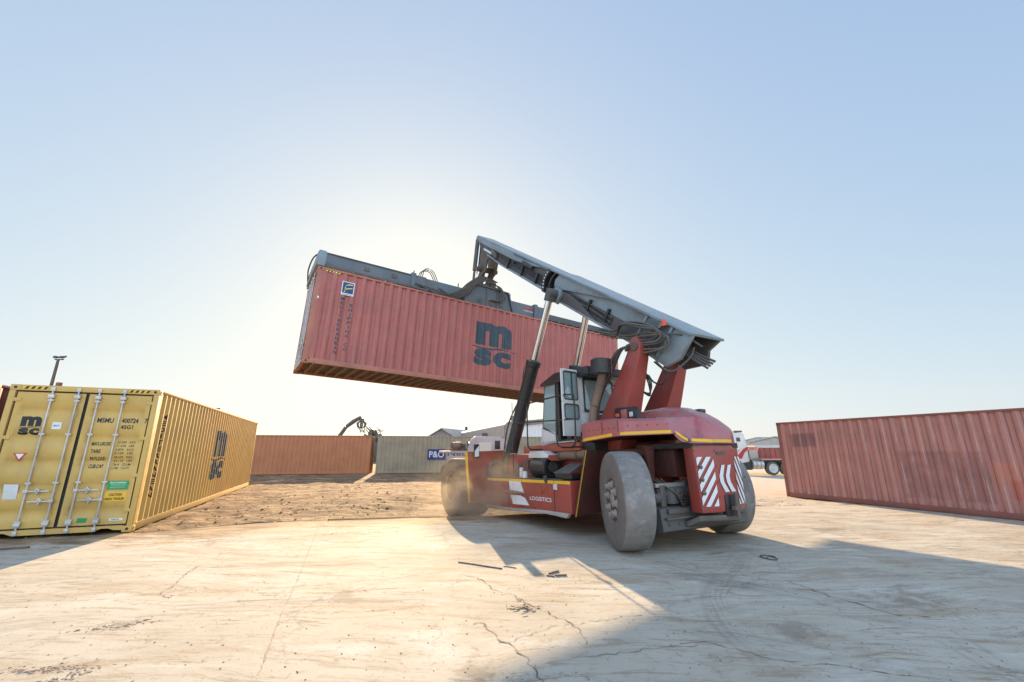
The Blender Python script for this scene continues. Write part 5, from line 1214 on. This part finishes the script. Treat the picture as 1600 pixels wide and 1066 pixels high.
for k in range(6): bolt((4.6 - 0.6*k, 1.602, 0.93), (0, 1, 0), 0.012)
for k in range(5): bolt((4.6 - 0.7*k, 1.602, 0.47), (0, 1, 0), 0.012)
for k in range(4): bolt((5.005, 1.95 - 0.25*k, 1.66), (-1, 0, 0), 0.016)
MB().box(3.9, 4.4, 1.60, 1.608, 0.52, 0.90).build('access_panel', M['truck_orange'], rs, bevel=0.003)
# tower ribs and pins
for s in (1, -1):
    MB().cyl((0.75, s*0.74, 2.05), (0.75, s*0.80, 2.05), 0.09).build('tower_boss', M['truck_red'], rs, bevel=0.005)
    MB().box(0.50, 0.95, min(s*0.40, s*0.78), max(s*0.40, s*0.78), 2.36, 2.40).build('tower_rib', M['dark_red'], rs)
# yoke details
for u0, r_ in ((5.55, 0.10), (6.05, 0.13), (6.45, 0.10)):
    lt(MB().lathe([(0.0, 0), (r_, 0), (r_, 0.02), (r_*0.7, 0.025), (0, 0.02)], (u0, 0.418, H + 0.34), (0, -1, 0), 20)).build('yoke_cover', M['grime'], yo)
lt(MB().prism([(5.30, H + 0.90), (6.76, H + 0.86), (6.76, H + 0.90), (5.30, H + 0.94)], 'y', 0.36, 0.66)).build('yoke_flange', M['spreader'], yo)
lt(MB().prism([(6.72, H + 0.88), (6.97, H + 0.12), (7.02, H + 0.12), (6.77, H + 0.90)], 'y', 0.36, 0.66)).build('yoke_flange', M['spreader'], yo)
for u0 in (5.8, 6.25): lt(MB().box(u0, u0 + 0.03, 0.38, 0.42, H + 0.13, H + 0.86)).build('yoke_rib', M['spreader'], yo)
for u0 in (1.4, 2.3): lt(MB().box(u0, u0 + 0.16, 0.57, 0.60, H + 0.44, H + 0.56)).build('beam_plate', M['grime'], spm)

# clutter on the rear axle
MB().box(-0.665, -0.60, -1.08, 1.08, 0.475, 0.505).box(-0.64, -0.58, 0.2, 1.0, 0.56, 0.63).build('axle_ledge', M['grime'], axo, bevel=0.004)
MB().box(-0.52, -0.30, 0.28, 0.40, 0.66, 1.06).box(-0.52, -0.30, 0.90, 1.02, 0.66, 1.00).build('axle_bracket', M['grime'], axo, bevel=0.01)
for k in range(4): bolt((-0.63, 1.0 - 0.25*k, 0.40), (-1, 0, 0), 0.018, axo)
for k in range(3): hose([(-0.30, 0.95 - 0.1*k, 1.10), (-0.55, 0.85 - 0.1*k, 0.95 - 0.04*k), (-0.60, 0.60, 0.78 - 0.05*k), (-0.50, 0.30, 0.80), (-0.35, 0.10, 1.05)], 0.014, 'hose')
MB().lathe([(0, 0), (0.075, 0), (0.075, 0.05), (0.035, 0.06), (0.035, 0.03), (0, 0.03)], (-0.53, 0.62, 0.86), (-1, 0.1, 0), 20).build('cylinder_eye', M['grime'], axo)
# ------------------------------------------------------------------ background
def px(x, y, dist):                     # point along the line of sight of a photo pixel, at a given distance ahead
    f = 657.86; cp, sp_ = math.cos(R(14.49)), math.sin(R(14.49)); a = (x - 800)/f; b = (533 - y)/f
    d = Vector((a, cp - b*sp_, sp_ + b*cp)); return Vector((0, 0, 1.6153)) + d * (dist / d.y)
# floodlight mast on the left
p = Vector((-44.0, 40.0, 0)); fm = empty('floodlight_mast', 'tall grey floodlight mast rising behind the yellow container', 'lamp post', T(*p))
MB().tube([(0, 0, 0), (0, 0, 6), (0, 0, 10.1)], [0.20, 0.15, 0.12], 12).build('pole', M['steel_grey'], fm)
MB().box(-0.35, 0.5, -0.05, 0.05, 10.05, 10.15).build('cross_arm', M['steel_grey'], fm)
for x, r_ in ((-0.32, -0.3), (0.25, 0.0), (0.52, 0.5)):
    MB().box(-0.17, 0.17, -0.12, 0.12, -0.03, 0.15, T(x, 0, 10.28) @ Matrix.Rotation(-r_*0.7, 4, 'Y') @ Matrix.Rotation(0.5, 4, 'X')).build('floodlight', M['steel_grey'], fm, bevel=0.02)
p = Vector((-43.3, 40.0, 0)); fb = empty('warning_lamp_post', 'thin post with a small dark red box beside the floodlight mast', 'post', T(*p))
MB().cyl((0, 0, 0), (0, 0, 7.5), 0.05, n=8).build('pole', M['steel_grey'], fb); MB().box(-0.18, 0.18, -0.15, 0.15, 7.45, 7.85).build('lamp_box', M['maroon'], fb, bevel=0.02)
p = Vector((-27.8, 40.0, 0)); fb = empty('camera_post', 'thin post with a small dark head just above the yellow container roof', 'post', T(*p))
MB().cyl((0, 0, 0), (0, 0, 5.3), 0.05, n=8).build('pole', M['steel_grey'], fb); MB().box(-0.25, 0.25, -0.1, 0.1, 5.3, 5.42).box(-0.12, 0.12, -0.1, 0.1, 5.2, 5.34).build('camera_head', M['steel_grey'], fb, bevel=0.01)

# gabled shed
def shed(name, label, A, Bx, Lr, wd, he, hp, wall, roofm, cat='building'):
    """A: front corner, Bx: unit direction of the gable wall, Lr: direction of the ridge * length"""
    A = Vector((*A, 0)); u = Vector((*Bx, 0)).normalized(); r_ = Vector((*Lr, 0))
    root = empty(name, label, cat, T(A.x, A.y, 0)); z = Vector((0, 0, 1)); O = Vector((0, 0, 0))
    w_ = MB(); w_.slab([O, u*wd, u*wd + z*he, u*wd/2 + z*hp, z*he], r_); w_.build('wall', wall, root)
    rf = MB(); e = 0.25; rn = r_.normalized()
    k = (hp - he)/(wd/2)
    rf.slab([-u*e - rn*e + z*(he - k*e + 0.03), u*wd/2 - rn*e + z*(hp + 0.03), u*wd/2 + r_ + rn*e + z*(hp + 0.03), -u*e + r_ + rn*e + z*(he - k*e + 0.03)], z*0.10)
    rf.slab([u*(wd + e) - rn*e + z*(he - k*e + 0.03), u*wd/2 - rn*e + z*(hp + 0.034), u*wd/2 + r_ + rn*e + z*(hp + 0.034), u*(wd + e) + r_ + rn*e + z*(he - k*e + 0.03)], z*0.10)
    rf.build('roof', roofm, root); return root
s1 = shed('gabled_shed', 'low gabled shed with a pale brown roof behind the grey container', (-11.4, 58.0), (1.0, 0.05), (3.2, 9.5), 3.9, 3.15, 4.35, M['trim'], M['roof'])
MB().box(4.4, 4.75, 6.0, 6.3, 4.4, 4.95).build('vent', M['black'], s1, bevel=0.02)

# round-shouldered warehouse
A = Vector((-0.75, 40.0, 0)); ud = Vector((0.957, 0.287, 0)); rd_ = Vector((-0.287, 0.957, 0)) * 23.5
wh = empty('warehouse', 'beige warehouse with rounded eaves and a white corrugated end wall behind the machine', 'building', T(*A))
WW, WH = 14.0, 4.15
prof = [(0, 0)] + [(0.4 - 0.4*math.cos(a), WH - 0.4 + 0.4*math.sin(a)) for a in [i*math.pi/2/8*0.92 for i in range(9)]]
prof += [(WW/2, WH + 0.62)] + [(WW - x, z) for x, z in prof[::-1]]
b = MB(); b.slab([ud*x + Vector((0, 0, z)) for x, z in prof], rd_); b.build('wall', M['beige'], wh, sharp=30)
b = MB(); n = len(prof)
inn_ = [(min(max(x, 0.55), WW - 0.55), max(0, z - 0.42) if z > 0 else 0) for x, z in prof]
for i in range(n - 1):
    b.slab([ud*prof[i][0] + Vector((0, 0, prof[i][1])) - rd_*0.012, ud*prof[i+1][0] + Vector((0, 0, prof[i+1][1])) - rd_*0.012, ud*inn_[i+1][0] + Vector((0, 0, inn_[i+1][1])) - rd_*0.012, ud*inn_[i][0] + Vector((0, 0, inn_[i][1])) - rd_*0.012], rd_*0.0115)
b.build('end_trim', M['trim'], wh)
b = MB()
x = 0.60; row = []
while x < WW - 0.6: row += [(x, 0), (x + 0.12, 0), (x + 0.16, 1), (x + 0.26, 1), (x + 0.30, 0)]; x += 0.34
row = [q for q in row if q[0] < WW - 0.58]
b.grid(lambda q, t: ud*q[0] - rd_.normalized()*(0.10 + 0.06*q[1]) + Vector((0, 0, t*(WH - 0.30 + 0.50*(1 - abs(q[0] - WW/2)/(WW/2))))), row, [0, 1])
b.build('end_cladding', M['corr_white'], wh, sharp=10, recalc=False)
MB().box(-0.22, 0.22, -0.22, 0.22, 0, 0.16, T(*(ud*1.3 + rd_*0.05 + Vector((0, 0, WH + 0.10))))).box(-0.32, 0.32, -0.32, 0.32, 0.16, 0.55, T(*(ud*1.3 + rd_*0.05 + Vector((0, 0, WH + 0.10))))).build('roof_vent', M['steel_grey'], wh, bevel=0.04)
MB().box(-0.3, 0.3, -0.5, 0.5, -0.10, 0.25, T(*(ud*-0.15 + rd_*0.30 + Vector((0, 0, 3.1))))).build('wall_lamp', M['steel_grey'], wh)

# scrap-handling crane behind the brown container
sc_ = empty('scrap_crane', 'thin crane arm with a hanging grab reaching above the brown container', 'crane', T(-21.5, 60, 0))
def cr(x, y): return px(x, y, 60) - Vector((-21.5, 60, 0))
MB().tube([cr(526, 688), cr(541, 667)], 0.26, 8).tube([cr(541, 667), cr(552, 659), cr(564, 652)], [0.24, 0.30, 0.22], 8).build('arm', M['grime'], sc_)
MB().tube([cr(529, 680), cr(540, 670)], 0.12, 6).build('arm_cylinder', M['steel_grey'], sc_)
gb = MB().lathe([(0, 0), (0.30, 0.05), (0.34, 0.5), (0, 0.6)], cr(565, 660), (0, 0, 1), 10)
for k in range(6):
    a = k*math.pi/3; c_ = cr(565, 662); gb.tube([c_ + Vector((0.2*math.cos(a), 0.2*math.sin(a), 0.4)), c_ + Vector((0.62*math.cos(a), 0.62*math.sin(a), 0.0)), c_ + Vector((0.50*math.cos(a), 0.50*math.sin(a), -0.45)), c_ + Vector((0.12*math.cos(a), 0.12*math.sin(a), -0.65))], [0.12, 0.12, 0.10, 0.04], 6)
gb.tube([cr(564, 652), cr(565, 659)], 0.08, 6); gb.build('grab', M['grime'], sc_)
MB().box(-3, 1, -1.2, 1.2, 0, 2.2).build('crane_body', M['grime'], sc_, bevel=0.1)
rnd = random.Random(3); sh_ = MB()
for k in range(110):
    t = rnd.random(); q = px(562 + 34*t, 684, 62); q.z = 1.2 + (2.75 - 2.2*abs(t - 0.55)) * rnd.random()**0.5 + 0.3; q.y += rnd.uniform(-1, 1)
    s_ = rnd.uniform(0.15, 0.45); sh_.box(-s_, s_, -s_*0.5, s_*0.5, -s_*0.4, s_*0.4, Matrix.Translation(q) @ Matrix.Rotation(rnd.uniform(0, 3), 4, 'Y') @ Matrix.Rotation(rnd.uniform(0, 3), 4, 'X'))
for k in range(16):
    t = rnd.random(); q = px(560 + 38*t, 676, 62); sh_.tube([q, q + Vector((rnd.uniform(-1, 1), rnd.uniform(-0.5, 0.5), rnd.uniform(0.1, 0.9)))], 0.05, 5)
sh_.prism([(-3, 0), (3.4, 0), (2.2, 2.6), (-1.6, 2.5)], 'y', 61, 63)
for v in sh_.bm.verts[-8:]: v.co.x += px(580, 690, 62).x
tag(sh_.build('scrap_heap', M['grime']), 'dark tangled scrap heap showing above the back containers', 'scrap heap')

# small white truck behind the front wheel -----------------------------------------
vt = empty('white_truck', 'small white truck parked behind the front of the reach stacker', 'truck', T(-1.0, 27.2, 0))
def vx(x): return px(x, 700, 27.2).x + 1.0
cb_ = MB().prism([(vx(731), 0.75), (vx(733), 1.75), (vx(738), 2.25), (vx(744), 2.42), (vx(783), 2.38), (vx(791), 2.15), (vx(792), 0.75)], 'y', -0.95, 0.95).build('cab', M['pale_lilac'], vt, bevel=0.06)
MB().box(vx(750), vx(769), -0.965, -0.94, 1.30, 2.05).build('side_window', M['pale_glass'], cb_)
MB().box(vx(774), vx(782), -0.97, -0.94, 1.65, 2.15).build('side_mirror', M['black'], cb_, bevel=0.02)
MB().box(vx(731.5), vx(734), -0.9, 0.9, 1.5, 2.1).build('rear_window', M['dark_glass'], cb_)
MB().box(vx(690), vx(732), -0.95, 0.95, 1.42, 1.55).build('load_bed', M['beige'], vt, bevel=0.03)
for x in (vx(704), vx(780)):
    wv = MB().lathe([(0, 0), (0.36, 0), (0.42, 0.04), (0.42, 0.22), (0, 0.22)], (x, -0.96, 0.42), (0, 1, 0), 24).build('wheel', M['tyre_dark'], vt)
en = empty('machine_part', 'rusty brown machine part lying on the bed of the small white truck', 'machine part', T(-1.0 + vx(716), 27.2, 1.55))
MB().lathe([(0, 0), (0.22, 0), (0.26, 0.1), (0.26, 0.5), (0, 0.5)], (-0.30, -0.25, 0.28), (1, 0, 0), 14).build('drum', M['exhaust'], en)
MB().box(-0.5, 0.5, -0.4, 0.4, 0, 0.16).box(0.15, 0.45, -0.2, 0.2, 0.16, 0.45).box(-0.48, -0.34, -0.2, 0.2, 0.16, 0.5).build('frame', M['exhaust'], en, bevel=0.02)

# tractor unit and tipper trailer on the right -----------------------------------
TY = 30.2
tt = empty('tipper_truck', 'white truck cab with a red stripe pulling a red tipper trailer, right of the machine', 'truck', T(px(1180, 730, TY).x, TY, 0))
tx = px(1180, 730, TY).x
def hx_(x, y=730): return px(x, y, TY - 1.2).x - tx
def hz(y): return px(1180, y, TY - 1.2).z
c = MB().prism([(hx_(1144), 0.75), (hx_(1145), 1.7), (hx_(1149), hz(684)), (hx_(1152), hz(676)), (hx_(1169), hz(677)), (hx_(1171.5), hz(690)), (hx_(1173), hz(722)), (hx_(1166), hz(723)), (hx_(1162), 0.75)], 'y', -1.2, 1.2).build('cab', M['white'], tt, bevel=0.08)
b = MB(); b.slab([(hx_(1155), -1.215, hz(712)), (hx_(1155), -1.215, hz(717)), (hx_(1161), -1.215, hz(717)), (hx_(1166), -1.215, hz(708)), (hx_(1173), -1.215, hz(702)), (hx_(1173), -1.215, hz(698)), (hx_(1166), -1.215, hz(701))], (0, 0.02, 0)); b.build('red_stripe', M['redmark'], c)
MB().box(hx_(1155), hx_(1168), -1.1, 1.1, hz(676) + 0.02, hz(673)).build('roof_rack', M['steel_grey'], c)
MB().box(hx_(1156), hx_(1162), -1.22, -1.19, hz(690), hz(684)).build('side_window', M['dark_glass'], c)
tr_ = MB().prism([(hx_(1174), hz(716)), (hx_(1174), hz(703)), (hx_(1188), hz(703)), (hx_(1188), hz(716))], 'y', -1.2, 1.2).build('equipment_locker', M['beige'], tt, bevel=0.03)
for k in range(6): MB().box(hx_(1174.5 + k*2.3), hx_(1175.6 + k*2.3), -1.2, -1.15, hz(703), hz(699.5)).build('rail_post', M['redmark'], tr_)
MB().box(hx_(1174), hx_(1188), -1.2, -1.15, hz(699.8), hz(699)).build('rail', M['redmark'], tr_)
tb_ = MB().prism([(hx_(1188.5), hz(717)), (hx_(1188.5), hz(700)), (hx_(1300), hz(700)), (hx_(1300), hz(717))], 'y', -1.25, 1.25).build('trailer_body', M['maroon'], tt, bevel=0.03)
for k in range(9): MB().box(hx_(1190 + k*8), hx_(1191 + k*8), -1.29, -1.24, hz(717), hz(700)).build('trailer_rib', M['redmark'], tb_)
MB().box(hx_(1188.5), hx_(1300), -1.27, -1.25, hz(717), hz(714.5)).build('trailer_rail', M['redmark'], tb_)
b = MB(); b.prism([(-1.3, hz(700)), (-0.6, hz(696)), (0.6, hz(696)), (1.3, hz(700))], 'x', hx_(1188.5), hx_(1300)); b.build('tarpaulin', M['roof_grey'], tb_)
MB().box(hx_(1146), hx_(1300), -0.45, 0.45, 0.60, 0.92).box(hx_(1166), hx_(1178), -1.0, -0.5, 0.32, 0.9).build('chassis', M['black'], tt)
for x0, x1 in ((1179, 1184), (1184.6, 1190.5), (1191.2, 1196)): MB().cyl((hx_(x0), -0.85, 0.68), (hx_(x1), -0.85, 0.68), 0.32, n=18).build('fuel_tank', M['galv'], tt, bevel=0.02)
first = None
for xx in (1156, 1208, 1230, 1250):
    if first is None:
        first = MB().lathe([(0, 0), (0.34, 0), (0.43, 0.05), (0.43, 0.30), (0, 0.30)], (0, 0, 0), (0, 1, 0), 28).build('wheel', M['tyre_dark'], tt)
        MB().lathe([(0, -0.01), (0.12, -0.01), (0.14, 0.03), (0.26, 0.03), (0.30, -0.015), (0.0, 0.02)], (0, -0.005, 0), (0, 1, 0), 20).build('rim', M['galv'], first)
        first.matrix_local = T(hx_(xx), -1.22, 0.43)
    else: inst(first, tt, T(hx_(xx), -1.22, 0.43))
s2 = shed('long_shed', 'long low shed with a weathered grey roof behind the tipper truck', (28.5, 52.0), (1.0, 0.12), (9, 11), 7.0, 2.4, 3.1, M['beige'], M['roof_grey'])
s3 = shed('workshop', 'wide pale shed with a grey roof at the far right behind the containers', (36, 70), (1.0, 0.05), (22, 8), 8.0, 2.6, 3.5, M['beige'], M['roof_grey'])

# ------------------------------------------------------------------ small things on the ground
def stick(x0, y0, x1, y1, wd, th, label, z=0.0, name='wood_scrap'):
    a = Vector((x0, y0, z)); b_ = Vector((x1, y1, z)); d = (b_ - a); L_ = d.length; q = d.to_track_quat('X', 'Z').to_matrix().to_4x4()
    b = MB(); n = 5; rnd = random.Random(int(x0*100))
    prev = None
    b.grid(lambda t, k: (t*L_, (wd*(1 - 0.6*abs(t - 0.3))) * (-0.5, 0.5, 0.4, -0.4)[k % 4] + 0.008*math.sin(t*5), (0.002, 0.002, th, th)[k % 4]), [i/n for i in range(n+1)], [0, 1, 2, 3, 4])
    for v in b.bm.verts: v.co = Matrix.Translation(a) @ q @ v.co
    tag(b.build(name, M['wood']), label, 'debris', 'scraps of wood lying on the concrete')
stick(-0.79, 6.86, -0.14, 6.51, 0.04, 0.015, 'long dark splinter of wood on the sunlit concrete left of the rear wheel')
stick(-0.12, 6.63, 0.06, 6.55, 0.025, 0.01, 'short dark splinter just right of the long splinter of wood')
stick(0.50, 6.24, 0.63, 6.38, 0.035, 0.02, 'small dark chip of wood nearest the shadow of the machine')
stick(0.46, 6.17, 0.56, 6.13, 0.035, 0.015, 'small dark chip of wood below the upper chip near the shadow')
stick(0.57, 6.15, 0.72, 6.19, 0.04, 0.02, 'flat dark chip of wood beside two others near the shadow of the machine')
stick(-8.9, 7.45, -8.20, 7.80, 0.10, 0.03, 'dark plank lying in the shade in front of the yellow container')
rnd = random.Random(11)
b = MB()
for k in range(22):
    x, y = rnd.gauss(0.14, 0.11), rnd.gauss(4.98, 0.07); a = rnd.uniform(0, 3.1)
    b.box(-rnd.uniform(0.01, 0.035), rnd.uniform(0.01, 0.035), -0.004, 0.004, 0, 0.006, Matrix.Translation((x, y, rnd.uniform(0.0, 0.02))) @ Matrix.Rotation(a, 4, 'Z') @ Matrix.Rotation(rnd.uniform(-0.2, 0.2), 4, 'Y'))
tag(b.build('bark_litter', M['wood']), 'little heap of dark bark chips on a crack in the sunlit concrete', 'debris')
b = MB(); cpt = [(3.95 + 0.10*math.cos(a)*(1 + 0.12*math.sin(3*a)), 7.10 + 0.14*math.sin(a), 0.015) for a in [i*math.pi/12 for i in range(22)]]
b.tube(cpt, 0.008, 6); b.tube([(3.87, 7.04, 0.02), (3.99, 7.16, 0.02), (4.04, 7.02, 0.015)], 0.006, 5)
tag(b.build('rubber_ring', M['hose']), 'small dark ring of rubber lying in the shade right of the rear wheels', 'debris')
def mudpatch(cx_, cy, rx, ry, n, label, seed, rot=0.0, mat='mud'):
    rnd = random.Random(seed); b = MB()
    for k in range(n):
        x, y = rnd.gauss(0, rx), rnd.gauss(0, ry); s_ = rnd.uniform(0.003, 0.013) * (2.0 if rnd.random() < 0.1 else 1)
        xx, yy = x*math.cos(rot) - y*math.sin(rot) + cx_, x*math.sin(rot) + y*math.cos(rot) + cy
        m_ = Matrix.Translation((xx, yy, 0.001)) @ Matrix.Rotation(rnd.uniform(0, 3), 4, 'Z')
        pts = [m_ @ Vector((s_*math.cos(a)*rnd.uniform(0.7, 1.6), s_*math.sin(a)*rnd.uniform(0.6, 1.1), 0)) for a in [i*math.pi/3 for i in range(6)]]
        top = [p*1.0 + Vector((0, 0, s_*0.25)) for p in pts]; c0 = sum(pts, Vector())/6
        top = [c0 + (p - c0)*0.55 + Vector((0, 0, s_*0.25)) for p in pts]
        A = [b.bm.verts.new(p) for p in pts]; Bv = [b.bm.verts.new(p) for p in top]
        for i in range(6): b.bm.faces.new([A[i], A[(i+1) % 6], Bv[(i+1) % 6], Bv[i]])
        b.bm.faces.new(Bv)
    tag(b.build('dried_mud', M[mat], sharp=180), label, None, None, 'stuff')
mudpatch(-3.55, 3.72, 0.15, 0.03, 110, 'dried mud crumbs on the concrete in the lower left corner', 1, 0.1)
mudpatch(-3.25, 3.62, 0.10, 0.05, 70, 'dried mud crumbs in the lower left corner beside the larger smear', 2, 1.0)
mudpatch(-3.72, 4.55, 0.14, 0.05, 80, 'dried mud crumbs along a crack at the lower left', 3, 0.5)
mudpatch(-3.2, 9.15, 0.45, 0.10, 120, 'drift of dirt crumbs on the concrete near the toothed edge', 4, 0.2)
# loose grit on the pad
b = MB(); rnd = random.Random(5)
def clod(b, x, y, z, s_, rnd):
    top = b.bm.verts.new((x + rnd.uniform(-.2, .2)*s_, y, z + s_*0.7)); rg = [b.bm.verts.new((x + s_*math.cos(a)*rnd.uniform(.7, 1.3), y + s_*math.sin(a)*rnd.uniform(.7, 1.3), z - s_*0.1)) for a in [i*math.pi*2/5 for i in range(5)]]
    for i in range(5): b.bm.faces.new([rg[i], rg[(i+1) % 5], top])
for k in range(7000):
    y = 3.0 + 9*rnd.random()**1.3; x = rnd.uniform(-1.3, 1.3)*y
    if y > edge_y(x) - 0.1: continue
    clod(b, x, y, 0.0, 0.0025 + 0.009*rnd.random()**5, rnd)
tag(b.build('loose_grit', M['stone'], sharp=180), 'scattered dark grit on the concrete', None, None, 'stuff')
b = MB()
for k in range(5200):
    x = rnd.uniform(-13, 9); e = rnd.random()**1.5*13; y = edge_y(x) + e
    clod(b, x, y, ground_z(x, y) - 0.004, 0.010 + 0.045*rnd.random()**4, rnd)
tag(b.build('dirt_clods', M['dirt'], sharp=180), 'clods of earth scattered over the bare dirt', None, None, 'stuff')

# ------------------------------------------------------------------ dust raised by the front wheel
dm_ = bpy.data.materials.new('dust_volume'); dm_.use_nodes = True; nt = dm_.node_tree; nt.nodes.clear()
out = nt.nodes.new('ShaderNodeOutputMaterial'); pv = nt.nodes.new('ShaderNodeVolumePrincipled'); nt.links.new(pv.outputs[0], out.inputs['Volume'])
pv.inputs['Color'].default_value = (0.82, 0.68, 0.50, 1); pv.inputs['Anisotropy'].default_value = 0.15
tc = nt.nodes.new('ShaderNodeTexCoord'); ln = nt.nodes.new('ShaderNodeVectorMath'); ln.operation = 'LENGTH'; nt.links.new(tc.outputs['Object'], ln.inputs[0])
fall = ramp(nt, ln.outputs['Value'], 1.0, 0.15)
nz = noise_(nt, tc.outputs['Object'], 1.9, 4, 0.6, 0.5)
den = math_(nt, 'MULTIPLY', math_(nt, 'MULTIPLY', fall, ramp(nt, nz, 0.38, 0.62)), 0.95)
nt.links.new(den, pv.inputs['Density'])
ds = MB().lathe([(0.0, -1.0)] + [(math.sin(a), -math.cos(a)) for a in [i*math.pi/14 for i in range(1, 14)]] + [(0.0, 1.0)], (0, 0, 0), (0, 0, 1), 28).build('dust_cloud', dm_)
ds.scale = (2.3, 1.7, 1.15); ds.location = (-0.55, 11.1, 0.55)
tag(ds, 'thin brown dust cloud swirling round the front wheel', 'dust', None, 'stuff')
